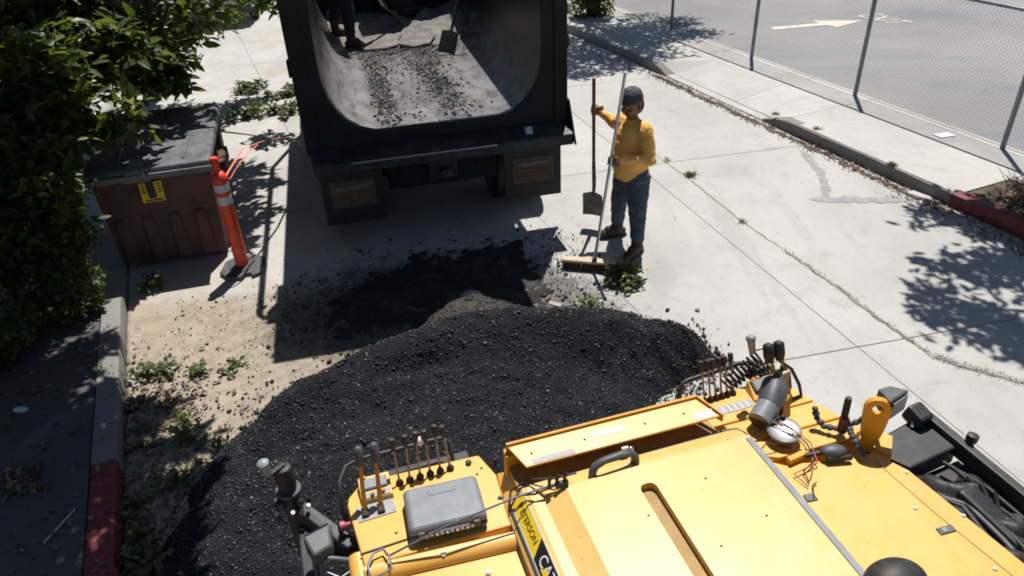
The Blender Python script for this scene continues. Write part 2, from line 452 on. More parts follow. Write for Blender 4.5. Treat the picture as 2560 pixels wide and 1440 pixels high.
def clump_points(clumps, rng, shell=.45):
    out = []
    for c, r, n in clumps:
        r = np.array(r if hasattr(r, '__len__') else (r, r, r * .8))
        d = rng.normal(size=(n, 3)); d /= np.linalg.norm(d, axis=1)[:, None]
        rad = (shell + (1 - shell) * rng.random((n, 1)) ** .6)
        q = d * rad
        # twiggy sub-clusters give the outline gaps
        k = max(4, n // 26)
        cen = q[rng.integers(0, n, k)]
        q = cen[rng.integers(0, k, n)] + rng.normal(size=(n, 3)) * .16
        out.append(np.array(c) + q * r)
    return np.concatenate(out)

def stones(name, P, size, mat, rng, parent=None, kind='stuff', flat=.7):
    n = len(P); P = np.asarray(P, float)
    base = np.array([[-1, -1, -1], [1, -1, -1], [1, 1, -1], [-1, 1, -1], [-1, -1, 1], [1, -1, 1], [1, 1, 1], [-1, 1, 1]]) * .5
    q = base[None] * (1 + rng.uniform(-.45, .45, (n, 8, 3)))
    s = (np.asarray(size) * rng.uniform(.55, 1.5, n))[:, None, None] * np.array([1, 1, flat])
    q = q * s
    a = rng.uniform(0, 6.28, n); ca, sa = np.cos(a)[:, None], np.sin(a)[:, None]
    b2 = rng.uniform(-.7, .7, n); cb, sb = np.cos(b2)[:, None], np.sin(b2)[:, None]
    y2 = q[:, :, 1] * cb - q[:, :, 2] * sb; z2 = q[:, :, 1] * sb + q[:, :, 2] * cb
    V = np.stack([q[:, :, 0] * ca - y2 * sa, q[:, :, 0] * sa + y2 * ca, z2], 2) + P[:, None]
    fq = np.array([[3, 2, 1, 0], [4, 5, 6, 7], [0, 1, 5, 4], [1, 2, 6, 5], [2, 3, 7, 6], [3, 0, 4, 7]])
    Fc = ((np.arange(n) * 8)[:, None, None] + fq[None]).reshape(-1, 4)
    return npmesh(name, V.reshape(-1, 3), Fc, mat, parent, kind, np.repeat(rng.random(n), 8))

# smooth value noise for terrain
def vnoise(x, y, seed=0):
    def h(i, j):
        k = (i * 374761393 + j * 668265263 + seed * 974711) & 0xffffffff
        k = ((k ^ (k >> 13)) * 1274126177) & 0xffffffff
        return ((k ^ (k >> 16)) & 0xffff) / 65535.0
    xi = np.floor(x).astype(np.int64); yi = np.floor(y).astype(np.int64); fx = x - xi; fy = y - yi
    fx = fx * fx * (3 - 2 * fx); fy = fy * fy * (3 - 2 * fy)
    a = h(xi, yi); b = h(xi + 1, yi); c = h(xi, yi + 1); d = h(xi + 1, yi + 1)
    return (a * (1 - fx) + b * fx) * (1 - fy) + (c * (1 - fx) + d * fx) * fy
def fbm(x, y, o=4, seed=0):
    s = 0; a = .5
    for i in range(o): s = s + a * vnoise(x * 2 ** i, y * 2 ** i, seed + i * 17); a *= .5
    return s
def poly_dist(X, Y, poly):
    """signed distance, positive inside"""
    d = np.full(X.shape, 1e9); ins = np.zeros(X.shape, bool); n = len(poly)
    for i in range(n):
        (x0, y0), (x1, y1) = poly[i], poly[(i + 1) % n]
        ex, ey = x1 - x0, y1 - y0
        t = np.clip(((X - x0) * ex + (Y - y0) * ey) / (ex * ex + ey * ey), 0, 1)
        d = np.minimum(d, np.hypot(X - x0 - t * ex, Y - y0 - t * ey))
        c = ((y0 > Y) != (y1 > Y)) & (X < (x1 - x0) * (Y - y0) / (y1 - y0 + 1e-12) + x0)
        ins ^= c
    return np.where(ins, d, -d)
def grid_mesh(name, xs, ys, Z, keep, mat, parent=None, kind=None):
    ny, nx = Z.shape
    X, Y = np.meshgrid(xs, ys)
    V = np.stack([X.ravel(), Y.ravel(), Z.ravel()], 1)
    i = np.arange(ny * nx).reshape(ny, nx)
    q = np.stack([i[:-1, :-1], i[:-1, 1:], i[1:, 1:], i[1:, :-1]], -1)
    k = keep[:-1, :-1] & keep[:-1, 1:] & keep[1:, 1:] & keep[1:, :-1]
    q = q[k]
    used = np.unique(q); mp = np.full(ny * nx, -1); mp[used] = np.arange(len(used))
    return npmesh(name, V[used], mp[q], mat, parent, kind, None, True)
# ------------------------------------------------------------------ the street: slabs, kerbs, pavement, lot
K0 = Vector((3.78, 10.8, 0)); SD = Vector((.375, -.927, 0)).normalized(); SN = Vector((-SD.y, SD.x, 0))   # along / across (to the right)
def S(n, t, z=0.0): return K0 + SN * n + SD * t + Vector((0, 0, z))
STREET_RZ = math.atan2(SN.y, SN.x)

struct(MB().box((0, 25, -.30), (260, 260, .4)).build('ground', 'joint_dirt'))
road = struct(MB().prism([S(0.02, -24).to_2d(), S(.02, 14).to_2d(), S(-8.79, 14).to_2d(), S(-8.79, -24).to_2d()], -.09, -.010).build('road', 'joint_dirt'))
pad = struct(MB().prism([S(-8.795, -24).to_2d(), S(-8.795, 1.25).to_2d(), S(-22, 1.25).to_2d(), S(-22, -24).to_2d()], -.09, -.010).build('driveway', 'joint_dirt'))
def slab(poly, z, mat, parent, gap=.004, depth=.05, zt=None):
    c = sum((Vector(p) for p in poly), Vector((0, 0))) / len(poly)
    pp = []
    for p in poly:
        d = Vector(p) - c; pp.append(c + d * max(0, 1 - gap * 1.4 / d.length))
    return MB().prism([tuple(p) for p in pp], z - depth, z).build('slab', mat, parent, bevel=.004, seg=1)
rs = random.Random(3)
def jn(k, t):
    return [0.0, -2.47 - .095 * (t - 1) if t > -4 else -2.1, -4.3, -6.5, -8.775][k]
TL = [-24, -19, -14.5, -10.3, -6.0, -2.4, 1.28, 5.6, 10, 14]
for i in range(len(TL) - 1):
    for k in range(4):
        t0, t1 = TL[i], TL[i + 1]
        q = []
        for kk, tt in ((k, t0), (k, t1), (k + 1, t1), (k + 1, t0)):
            n = jn(kk, tt); q.append(tuple(S(n, tt + .2 * n).to_2d()))
        slab(q, rs.uniform(-.001, .001), 'concrete', road)
for i in range(len(TL) - 1):
    for k in range(3):
        t0, t1 = TL[i], min(TL[i + 1], 2.99)
        if t0 >= 2.99: continue
        n0 = [-8.80, -12.4, -16, -22][k]; n1 = [-8.80, -12.4, -16, -22][k + 1]
        q = [tuple(S(n, tt - 1.755).to_2d()) for n, tt in ((n0, t0), (n0, t1), (n1, t1), (n1, t0))]
        slab(q, rs.uniform(-.001, .001), 'concrete', pad)

# right hand kerb: profile swept, dropped kerb at the driveway entrance
def kerb_sweep(name, n0, w, stations, mat, side=1):
    """stations: (t, height). profile: vertical face on the road side with a rounded nose"""
    m = MB(); rings = []
    for t, h in stations:
        pr = [(0, -.1), (0, h - .03), (.006, h - .012), (.022, h - .002), (.05, h), (w, h), (w, -.1)]
        rings.append([S(n0 + side * a, t, b) for a, b in pr])
    for a, b in zip(rings, rings[1:]): m.hull(a, b)
    bm_ = MB(); k = len(rings[0]); vs = [p for r in rings for p in r]
    fs = [tuple(range(k))[::-1], tuple(range((len(rings) - 1) * k, len(rings) * k))]
    for i in range(len(rings) - 1):
        for j in range(k):
            fs.append((i * k + j, i * k + (j + 1) % k, (i + 1) * k + (j + 1) % k, (i + 1) * k + j))
    bm_.add(vs, fs)
    return struct(bm_.build(name, mat, smooth=35))
KW = .15
def wob(a, b, n, h, s=.004):
    return [(a + (b - a) * i / n, h + rs.uniform(-s, s)) for i in range(n + 1)]
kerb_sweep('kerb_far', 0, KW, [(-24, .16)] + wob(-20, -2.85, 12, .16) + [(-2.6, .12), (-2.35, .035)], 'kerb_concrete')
kerb_sweep('kerb_dropped', 0, KW, [(-2.345, .03), (-1, .022), (.20, .022)], 'sidewalk')
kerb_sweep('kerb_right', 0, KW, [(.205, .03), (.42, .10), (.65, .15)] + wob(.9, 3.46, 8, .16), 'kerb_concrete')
def kerb_lit_top(t0, t1, mat, n=8):  # pale strip painting the sunlit top edge onto the dark one-piece kerb
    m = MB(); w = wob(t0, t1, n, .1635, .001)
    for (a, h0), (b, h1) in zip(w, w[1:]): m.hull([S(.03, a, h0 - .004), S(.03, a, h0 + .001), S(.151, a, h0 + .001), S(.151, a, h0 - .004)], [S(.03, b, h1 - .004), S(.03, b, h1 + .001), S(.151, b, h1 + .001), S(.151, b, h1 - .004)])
    return struct(m.build('kerb_lit_top', mat))
kerb_lit_top(.95, 3.45, 'sidewalk')
kerb_lit_top(-20, -2.9, 'sidewalk', 14)
kerb_sweep('kerb_red_right', 0, KW, wob(3.465, 14, 14, .16), 'red_paint')
# pavement slabs (right): flat part and the ramp of the driveway
pav = struct(MB().prism([S(.155, -24).to_2d(), S(.155, 14).to_2d(), S(1.80, 14).to_2d(), S(1.80, -24).to_2d()], -.09, .003).build('pavement', 'joint_dirt'))
PT = [-24, -20.5, -17.5, -14.5, -11.4, -8.4, -5.4, -2.75, -.62, .62, 3.5, 7.4, 10.7, 14]
for a, b in zip(PT, PT[1:]):
    if -2.8 < a < .6:      # ramp: falls to the dropped kerb
        m = MB(); za = .15
        h = lambda t: .15 if (t < -2.6 or t > .5) else .028
        ra = [S(.158, a + .004, -.05), S(.158, a + .004, h(a)), S(1.05, a + .004, za), S(1.78, a + .004, za), S(1.78, a + .004, -.05)]
        rb = [S(.158, b - .004, -.05), S(.158, b - .004, h(b)), S(1.05, b - .004, za), S(1.78, b - .004, za), S(1.78, b - .004, -.05)]
        if a < -2: rm = [S(.158, -2.3, -.05), S(.158, -2.3, .03), S(1.05, -2.3, za), S(1.78, -2.3, za), S(1.78, -2.3, -.05)]; m.hull(ra, rm); m.hull(rm, rb)
        elif b > .5: rm = [S(.158, .2, -.05), S(.158, .2, .03), S(1.05, .2, za), S(1.78, .2, za), S(1.78, .2, -.05)]; m.hull(ra, rm); m.hull(rm, rb)
        else: m.hull(ra, rb)
        m.build('slab', 'sidewalk', pav)
    elif a < 3.4:
        slab([tuple(S(n, t).to_2d()) for n, t in ((.157, a), (.157, b), (1.78, b), (1.78, a))], .152, 'sidewalk', pav, gap=.004, depth=.14)
    else:   # planting bed begins behind the red kerb
        slab([tuple(S(n, t).to_2d()) for n, t in ((.92, a), (.92, b), (1.78, b), (1.78, a))], .152, 'sidewalk', pav, gap=.004, depth=.14)
struct(MB().prism([S(.152, 3.5).to_2d(), S(.152, 14).to_2d(), S(.915, 14).to_2d(), S(.915, 3.5).to_2d()], .0, .135).build('planting_bed', 'soil'))
# car park beyond the fence
lot = struct(MB().prism([S(1.81, -45).to_2d(), S(1.81, 20).to_2d(), S(40, 20).to_2d(), S(40, -45).to_2d()], -.09, .125).build('parking_lot', 'lot_asphalt'))

# painted arrow and lettering on the car park (4 mm above it)
ZP = .130
def flatpoly(pts, z, name, mat, h=.003):
    return struct(MB().prism([tuple(p[:2]) for p in pts], z, z + h).build(name, mat))
ad = Vector((.985, .15)); an_ = Vector((-.15, .985)); a0 = Vector((5.56, 15.42))
def A2(u, v): return tuple(a0 + ad * u + an_ * v)
flatpoly([A2(0, .10), A2(1.08, .10), A2(1.05, .33), A2(2.02, 0), A2(1.22, -.33), A2(1.15, -.10), A2(0, -.10)], ZP, 'painted_arrow', 'road_paint')
def text_mesh(body, name, mat, M, parent=None, size=1.0, extrude=.0015, spacing=1.0):
    cu_ = bpy.data.curves.new(name, 'FONT'); cu_.body = body; cu_.size = size; cu_.extrude = extrude; cu_.align_x = 'CENTER'; cu_.align_y = 'CENTER'
    cu_.space_character = spacing
    o = bpy.data.objects.new(name, cu_); COL.objects.link(o)
    dg = bpy.context.evaluated_depsgraph_get()
    me = bpy.data.meshes.new_from_object(o.evaluated_get(dg))
    bpy.data.objects.remove(o); me.transform(M); me.name = name
    me.materials.clear()
    return link(name, me, mat, parent)
xd = SD.copy(); yd = Vector((.985, .15, 0)); 
Mx = Matrix(((xd.x * 1.15, yd.x * 1.9, 0, 7.97), (xd.y * 1.15, yd.y * 1.9, 0, 15.78), (0, 0, 1, ZP), (0, 0, 0, 1)))
struct(text_mesh('EXIT', 'painted_lettering', 'road_paint', Mx, None, .40, .0015))

# cracks, tar lines, weeds
def ribbon(pts, w, z, name, mat, seed, jit=.25, h=.003, parent=None):
    r = random.Random(seed); P = [Vector(p) for p in pts]; Q = []
    for a, b in zip(P, P[1:]):
        k = max(2, int((b - a).length / .07))
        for i in range(k): Q.append(a.lerp(b, i / k))
    Q.append(P[-1]); L = []; Rr = []
    for i, q in enumerate(Q):
        d = (Q[min(i + 1, len(Q) - 1)] - Q[max(i - 1, 0)]).normalized(); n = Vector((-d.y, d.x))
        q = q + n * r.uniform(-1, 1) * w * jit
        e = math.sin(math.pi * min(1, (i + .4) / 3, (len(Q) - i - .6) / 3) / 2)
        L.append(q + n * w * .5 * e * r.uniform(.55, 1.35)); Rr.append(q - n * w * .5 * e * r.uniform(.55, 1.35))
    m = MB(); vs = [(p.x, p.y, z) for p in L] + [(p.x, p.y, z) for p in Rr]; n = len(L)
    m.add(vs, [(i, i + 1, n + i + 1, n + i) for i in range(n - 1)])
    return struct(m.build(name, mat, parent))
CR = [(1.98, 9.9), (2.11, 9.31), (2.32, 8.69), (2.64, 7.49), (2.9, 6.77), (3.14, 6.07), (3.33, 5.43), (3.53, 4.88), (3.68, 4.74), (4.06, 4.48), (4.6, 4.2), (5.3, 3.9)]
ribbon(CR[:5], .014, .0034, 'pavement_crack', 'joint_dirt', 1, .6)
ribbon(CR[4:], .034, .0034, 'pavement_crack', 'joint_dirt', 2, .5)
ribbon([(4.02, 9.42), (4.03, 9.0), (4.01, 8.68), (3.93, 8.3), (3.80, 7.95)], .10, .0034, 'tar_seam', 'tar_stain', 3, .10)
ribbon([(3.60, 7.93), (3.85, 7.88), (4.08, 7.85), (4.45, 7.80), (4.78, 7.78)], .15, .0042, 'tar_seam', 'tar_stain', 4, .10)
rng = np.random.default_rng(5)
def along(pts, n, spread, z=.01):
    P = np.array(pts, float); seg = np.linalg.norm(np.diff(P, axis=0), axis=1); c = np.concatenate([[0], np.cumsum(seg)])
    t = rng.random(n) * c[-1]; i = np.clip(np.searchsorted(c, t) - 1, 0, len(seg) - 1); f = (t - c[i]) / seg[i]
    q = P[i] * (1 - f)[:, None] + P[i + 1] * f[:, None] + rng.normal(size=(n, 2)) * spread
    return np.column_stack([q, np.full(n, z) + rng.random(n) * .012])
Pw = np.concatenate([along(CR[4:9], 330, .010), along(CR[7:10], 420, .020), along(CR[2:5], 25, .006)])
wd = leaves('weeds', Pw, .020, 'weed', None, rng, up=.1, width=.2, droop=-.9, kind='stuff')
tag(wd, 'dry yellow weeds sprouting along the crack in the street', 'weeds')
# tufts that stand alone
def tuft(x, y, z, r, n, label, size=.07):
    P = np.column_stack([rng.normal(size=(n, 2)) * r + (x, y), np.full(n, z)])
    o = leaves('grass_tuft', P, size, 'weed', None, rng, up=.1, width=.16, droop=-1.0)
    return tag(o, label, 'grass', 'dry grass tufts')
tuft(2.36, 8.75, .005, .035, 130, 'round dry grass tuft in the slab joint right of the worker', .06)
tuft(2.17, 9.27, .005, .025, 40, 'small pale grass tuft where two slab joints cross behind the worker', .045)
tuft(2.66, 7.43, .005, .02, 45, 'yellow grass tuft at the start of the weedy crack', .045)
tuft(4.33, 9.74, .155, .028, 80, 'flat grass tuft on the kerb top by the driveway', .045)
tuft(4.78, 8.43, .155, .017, 120, 'long grass tuft on the kerb top halfway to the red kerb', .05)
tuft(3.97, 10.40, .155, .018, 70, 'low grass tuft at the end of the kerb beside the driveway', .045)
# leaf litter in the right gutter and further up
GL = [tuple(S(-.12, t).to_2d()) for t in (-2.6, -1.5, 0, 1, 2, 3, 3.6)]
Pg = np.concatenate([along(GL, 1500, .06, .008), along([tuple(S(-.16, t).to_2d()) for t in (3.0, 4.5, 7)], 1300, .13, .008), along([tuple(S(-.3, t).to_2d()) for t in (-12, -6, -3)], 900, .18, .008)])
lit = leaves('leaf_litter', Pg, .032, 'leaf_dry', None, rng, up=2.5, width=.55, droop=.0, kind='stuff')
tag(lit, 'brown dead leaves gathered in the gutter along the right kerb', 'leaf litter')
ribbon(GL, .10, .0036, 'gutter_dirt', 'soil', 6, .4)
broken = MB().prism([(4.72, 7.98), (4.80, 7.83), (4.94, 7.66), (5.0, 7.62), (4.96, 7.78), (4.86, 7.95)], .0, .035).build('broken_concrete', 'sidewalk', None, bevel=.006)
tag(broken, 'broken wedge of pale concrete lying in the gutter before the red kerb', 'rubble')

# left kerb, pavement, verge
def kl(t0, t1, mat, name, n=10):
    return kerb_sweep(name, -8.80, .17, wob(t0, t1, n, .16, .007), mat, side=-1)
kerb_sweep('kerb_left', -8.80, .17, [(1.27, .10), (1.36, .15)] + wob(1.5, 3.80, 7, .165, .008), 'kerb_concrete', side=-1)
kl(3.805, 12, 'red_paint', 'kerb_red_left', 16)
pavl = struct(MB().prism([S(-8.98, 1.27).to_2d(), S(-8.98, 14).to_2d(), S(-10.6, 14).to_2d(), S(-10.6, 1.27).to_2d()], -.09, .010).build('pavement_left', 'joint_dirt'))
for a, b in ((1.27, 3.0), (3.0, 5.0), (5.0, 7.1), (7.1, 10), (10, 14)):
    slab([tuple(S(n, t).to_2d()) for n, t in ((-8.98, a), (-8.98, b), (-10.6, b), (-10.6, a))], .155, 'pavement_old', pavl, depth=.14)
# verge soil
xs = np.linspace(-22, -2, 110); ys = np.linspace(-4, 12, 90); X, Y = np.meshgrid(xs, ys)
nn = (X - K0.x) * SN.x + (Y - K0.y) * SN.y; tt = (X - K0.x) * SD.x + (Y - K0.y) * SD.y
Z = .13 + (fbm(X * 1.2, Y * 1.2, 4, 3) - .45) * .16
struct(grid_mesh('verge', xs, ys, Z, (nn < -10.45) & (tt > 1.2), 'soil'))
# dead leaves and twigs over the shaded left pavement and gutter
Pl = np.concatenate([along([tuple(S(-9.4, t).to_2d()) for t in (1.5, 4, 9)], 900, .38, .165), along([tuple(S(-8.5, t).to_2d()) for t in (2.6, 4, 8)], 2600, .26, .010)])
l2 = leaves('leaf_litter', Pl, .045, 'leaf_dry', None, rng, up=2.2, width=.5, droop=0, kind='stuff')
tag(l2, 'dead leaves strewn over the shaded left pavement and gutter', 'leaf litter')

# ------------------------------------------------------------------ chain link fence
FN, FH, FZ = 1.64, 1.66, .155
fence = thing('chain_link_fence', 'long grey chain link fence between the pavement and the car park', 'fence', (0, 0, 0))
post_t = [-9.8, -7.25, -4.65, -2.1, .35, 2.83, 5.4]
for t_ in post_t:
    b = S(FN, t_); p = MB().lathe([(.032, FZ - .05), (.032, FZ + FH), (.038, FZ + FH + .005), (.036, FZ + FH + .03), (.012, FZ + FH + .05)], 12, Matrix.Translation((b.x, b.y, 0)))
    p.build('post', 'galvanised', fence, smooth=40)
for z in (FZ + FH - .01,):
    MB().tube([S(FN, post_t[0], z), S(FN, post_t[-1], z)], .022, 10).build('top_rail', 'galvanised', fence, smooth=40)
MB().tube([S(FN - .02, post_t[0], FZ + .04), S(FN - .02, post_t[-1], FZ + .03)], .004, 5).build('tension_wire', 'fence_wire', fence)
m = MB(); t0, t1 = post_t[0], post_t[-1]; pitch = .062; hz = FH - .03
k = int((t1 - t0 + hz) / pitch)
for i in range(-int(hz / pitch), int((t1 - t0) / pitch)):
    for sgn in (1, -1):
        a = t0 + i * pitch; b = a + hz
        if sgn < 0: a, b = b, a
        za, zb = FZ + .03, FZ + .03 + hz
        if min(a, b) < t0 - hz or max(a, b) > t1 + hz: continue
        def clip(a, za, b, zb):
            for lo, s in ((t0, 1), (t1, -1)):
                if (a - lo) * s < 0 and (b - lo) * s < 0: return None
                if (a - lo) * s < 0: f = (lo - a) / (b - a); a, za = lo, za + (zb - za) * f
                if (b - lo) * s < 0: f = (lo - a) / (b - a); b, zb = lo, za + (zb - za) * f
            return a, za, b, zb
        c_ = clip(a, za, b, zb)
        if c_: m.tube([S(FN - .012 + sgn * .002, c_[0], c_[1]), S(FN - .012 + sgn * .002, c_[2], c_[3])], .0014, 3, caps=False)
m.build('mesh', 'fence_wire', fence, kind='stuff')
flat = MB().prism([(5.74, 9.36), (5.98, 9.40), (6.02, 9.27), (5.80, 9.22)], .160, .164).build('paper_sheet', 'paper_white')
tag(flat, 'white paper sheet lying in the fence shadow on the right pavement', 'paper')
# ------------------------------------------------------------------ asphalt heap
PILE = [(-2.55, 2.6), (-2.45, 3.1), (-2.36, 3.87), (-2.12, 4.45), (-1.80, 4.78), (-1.50, 4.98), (-1.15, 5.35), (-.92, 5.72), (-.62, 6.02), (-.40, 6.16), (-.15, 6.08), (.15, 5.86), (.45, 5.72),
        (.85, 5.70), (1.30, 5.58), (1.55, 5.35), (1.74, 5.08), (1.80, 4.88), (1.55, 4.72), (1.28, 4.66), (1.10, 4.45), (1.05, 4.0), (1.15, 3.2), (1.1, 2.3), (-.6, 1.9), (-2.0, 2.0)]
def pile_h(X, Y):
    d = poly_dist(X, Y, PILE)
    d = d + (fbm(X * 4, Y * 4, 4, 9) - .47) * .16
    base = .50 * (1 - np.exp(-np.clip(d, -1, 9) / .52))
    # the older heap tip at the back is lower; the fresh load makes a crest in front of it
    tip = 1 / (1 + np.exp(-(Y - 5.30 + .16 * X * X * .2) / .07)) * (X < 1.0)
    crest = np.exp(-((Y - (4.88 - .10 * (X - .5) ** 2)) / .30) ** 2) * np.clip(d, 0, .5) * .52
    h = base * (1 - .22 * tip) + crest
    fall = np.clip((Y - 2.4) / 1.9, 0, 1); h = h * (.42 + .58 * fall)
    h = h + (fbm(X * 2.2, Y * 2.2, 3, 21) - .45) * .13 * np.clip(d, 0, .4) / .4
    h = h + (fbm(X * 9, Y * 9, 3, 31) - .45) * .05 * np.clip(d / .15, 0, 1)
    # clumps and slump ridges
    h = h + .045 * np.abs(vnoise(X * 3.1 + Y * 1.2, Y * 5.5, 61) - .5) * np.clip(d / .3, 0, 1)
    # a slumped step below the crest
    st = Y - (4.62 + .10 * np.sin(X * 2.3) - .12 * (X - .1) ** 2)
    h = h - .05 * np.exp(-(st / .075) ** 2) * np.exp(-((X + .75) / .30) ** 2) - .045 * np.exp(-((Y - 5.02 - .10 * (X + .2)) / .07) ** 2) * np.exp(-((X + .15) / .28) ** 2)
    h = h + .13 * np.exp(-((X + .38) / .34) ** 2 - ((Y - 5.62) / .26) ** 2)
    return np.where(d > -.12, h + .0, -.02), d
xs = np.arange(-2.8, 2.05, .022); ys = np.arange(1.9, 6.4, .022); X, Y = np.meshgrid(xs, ys)
Z, Dp = pile_h(X, Y)
pr_ = np.random.default_rng(11)
Z = Z + (vnoise(X * 38, Y * 38, 5) - .5) * .018 * np.clip(Dp / .1, 0, 1)
Z = Z - .012
heap = thing('asphalt_heap', 'big black mound of fresh asphalt dumped in front of the yellow paver', 'asphalt heap', (0, 0, 0))
grid_mesh('mound', xs, ys, Z, Dp > -.14, 'fresh_asphalt', heap)
N = 30000
px_ = pr_.uniform(-2.6, 1.95, N * 2); py_ = pr_.uniform(2.2, 6.35, N * 2)
hz_, dz_ = pile_h(px_, py_)
keep = (dz_ > -.07) & (pr_.random(N * 2) < np.clip(1 - (3.4 - py_) / 2, .35, 1))
px_, py_, hz_ = px_[keep], py_[keep], hz_[keep]
stones('granules', np.column_stack([px_, py_, np.maximum(hz_ - .010, 0.003)]), .0064 * (1 + 1.5 * pr_.random(len(px_)) ** 7), 'asphalt_stone', pr_, heap)
# thin layer of asphalt trodden out behind the truck (in the truck's shadow)
LAY = [(-1.75, 6.35), (-1.25, 6.95), (-.5, 7.15), (.10, 7.28), (.30, 6.9), (.42, 6.4), (.46, 5.75), (.2, 5.6), (-.6, 5.7), (-1.5, 5.45), (-1.85, 5.7)]
xs = np.arange(-2.6, .9, .022); ys = np.arange(5.1, 7.7, .022); X, Y = np.meshgrid(xs, ys)
d = poly_dist(X, Y, LAY)
Zl = -.024 + .046 * np.clip((d + .22) / .65, 0, 1) + (fbm(X * 5, Y * 5, 5, 77) - .47) * .06 + (vnoise(X * 30, Y * 30, 78) - .5) * .022
lay = grid_mesh('asphalt_spread', xs, ys, Zl, (d > -.55) & (Zl > -.03), 'spilled_asphalt')
tag(lay, 'thin patchy layer of spilled black asphalt behind the dump truck', 'asphalt'); lay['kind'] = 'stuff'
# loose crumbs on the concrete all round
q = []
for cx, cy, sx, sy, n in ((.50, 6.55, .12, .45, 200), (.62, 6.1, .20, .25, 150), (-1.9, 6.1, .30, .35, 260), (-1.35, 5.35, .22, .18, 160), (.2, 7.2, .4, .22, 200), (1.5, 5.35, .16, .14, 170), (1.72, 5.0, .09, .10, 90), (1.33, 4.58, .14, .08, 160), (-.6, 6.8, .8, .35, 420), (.62, 7.35, .22, .12, 24), (-2.12, 4.55, .12, .2, 90), (-2.2, 6.4, .3, .2, 60)):
    q.append(np.column_stack([pr_.normal(cx, sx, n), pr_.normal(cy, sy, n), np.full(n, .012)]))
q = np.concatenate(q)
cr_ = stones('asphalt_crumbs', q, .007 + .017 * pr_.random(len(q)) ** 5, 'asphalt_stone', pr_)
tag(cr_, 'loose black asphalt crumbs scattered on the concrete round the heap', 'crumbs')
rock = MB().ball((0, 0, 0), .085, (1.15, .8, .55), 12, 8)
r2 = random.Random(4); rock.v = [tuple(c * (1 + r2.uniform(-.09, .09)) for c in p) for p in rock.v]
o = rock.build('stone', 'stone_pale', smooth=60); o.location = (-.40, 6.05, float(pile_h(np.array([-.40]), np.array([6.05]))[0][0]) + .03)
tag(o, 'pale round stone on the tip of the older asphalt heap', 'stone')
o = MB().box((0, 0, 0), (.12, .05, .018)).build('concrete_chip', 'stone_pale', bevel=.006); o.location = (.40, 5.80, .10); o.rotation_euler = (.1, .1, -.35)
tag(o, 'small flat pale chip on the asphalt heap below the broom', 'chip')

# ------------------------------------------------------------------ dump truck
TO = Vector((-.67, 7.43, 0)); TY = RAD(12)
truck = thing('dump_truck', 'black dump truck with an open rounded bed, seen from behind', 'dump truck', TO, TY)
TM = Matrix.Translation(TO) @ Matrix.Rotation(TY, 4, 'Z')
half = [(.0, 1.345), (.65, 1.345), (.80, 1.39), (.92, 1.47), (1.01, 1.58), (1.075, 1.72), (1.11, 1.88), (1.12, 2.05), (1.12, 2.72)]
inner = [(-x, z) for x, z in half[::-1]] + half[1:]
outer = [(-1.18, 2.72), (-1.18, 2.0), (-1.16, 1.8), (-1.10, 1.6), (-1.0, 1.44), (-.86, 1.33), (-.70, 1.285), (0, 1.28), (.70, 1.285), (.86, 1.33), (1.0, 1.44), (1.10, 1.6), (1.16, 1.8), (1.18, 2.0), (1.18, 2.72)]
m = MB(); L0, L1 = .0, 4.75; n = len(inner)
ys_ = np.linspace(L0, L1, 20)
vs = [(x, y, z + (0 if abs(x) > .7 else .006 * math.sin(y * 3.1 + x * 4))) for y in ys_ for x, z in inner]
fs = [(j * n + i, (j + 1) * n + i, (j + 1) * n + i + 1, j * n + i + 1) for j in range(19) for i in range(n - 1)]
me_in = MB().add(vs, fs)
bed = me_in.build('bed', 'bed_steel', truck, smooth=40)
no = len(outer)
m = MB().add([(x, y, z) for y in (L0 + .02, L1) for x, z in outer], [(i, i + 1, no + i + 1, no + i) for i in range(no - 1)])
m.build('bed_shell', 'truck_black', truck, smooth=40)
# top rails and side ribs
for sx in (-1, 1):
    MB().box((sx * 1.165, (L0 + L1) / 2, 2.745), (.15, L1 + .05, .06)).build('top_rail', 'truck_black', truck, bevel=.012)
    for yy in (1.0, 2.1, 3.2, 4.3):
        MB().box((sx * 1.215, yy, 2.05), (.07, .12, 1.35)).build('side_rib', 'truck_black', truck, bevel=.01)
# black rear frame: plate between the U opening and the outer rectangle
rect = []
for x, z in inner:
    if abs(x) < 1.119: rect.append((max(-1.36, min(1.36, x * 1.36 / .98)) if abs(x) > .65 else x, 1.20 if abs(x) <= .93 else 1.20 + (z - 1.47) * 1.2))
    else: rect.append((math.copysign(1.36, x), z))
m = MB(); N_ = len(inner)
for y in (-.045, .05):
    m.v += [(x, y, z) for x, z in inner] + [(x, y, z) for x, z in rect]
for i in range(N_ - 1):
    m.f += [(i, i + 1, N_ + i + 1, N_ + i), (2 * N_ + i, 3 * N_ + i, 3 * N_ + i + 1, 2 * N_ + i + 1), (i, 2 * N_ + i, 2 * N_ + i + 1, i + 1), (N_ + i, N_ + i + 1, 3 * N_ + i + 1, 3 * N_ + i)]
m.build('rear_frame', 'truck_black', truck)
for sx in (-1, 1):
    MB().box((sx * 1.30, .06, 1.98), (.15, .24, 1.62)).build('rear_post', 'truck_black', truck, bevel=.015)
    MB().box((sx * 1.385, .02, 2.05), (.03, .10, .16)).build('hinge_lug', 'truck_black', truck, bevel=.008)
# front bulkhead, hoist housing
MB().box((0, L1 + .03, 2.1), (2.36, .06, 1.62)).build('bulkhead', 'truck_black', truck, bevel=.01)
MB().tube([(.12, L1 - .10, 1.36), (.12, L1 - .10, 3.0)], .36, 24).build('hoist_housing', 'truck_black', truck, smooth=40)
MB().tube([(.12 + .37 * math.cos(a), L1 - .10 + .37 * math.sin(a), 1.62) for a in np.linspace(math.pi, 2 * math.pi, 18)], .02, 8).build('hoist_collar', 'apron_steel', truck, smooth=50)
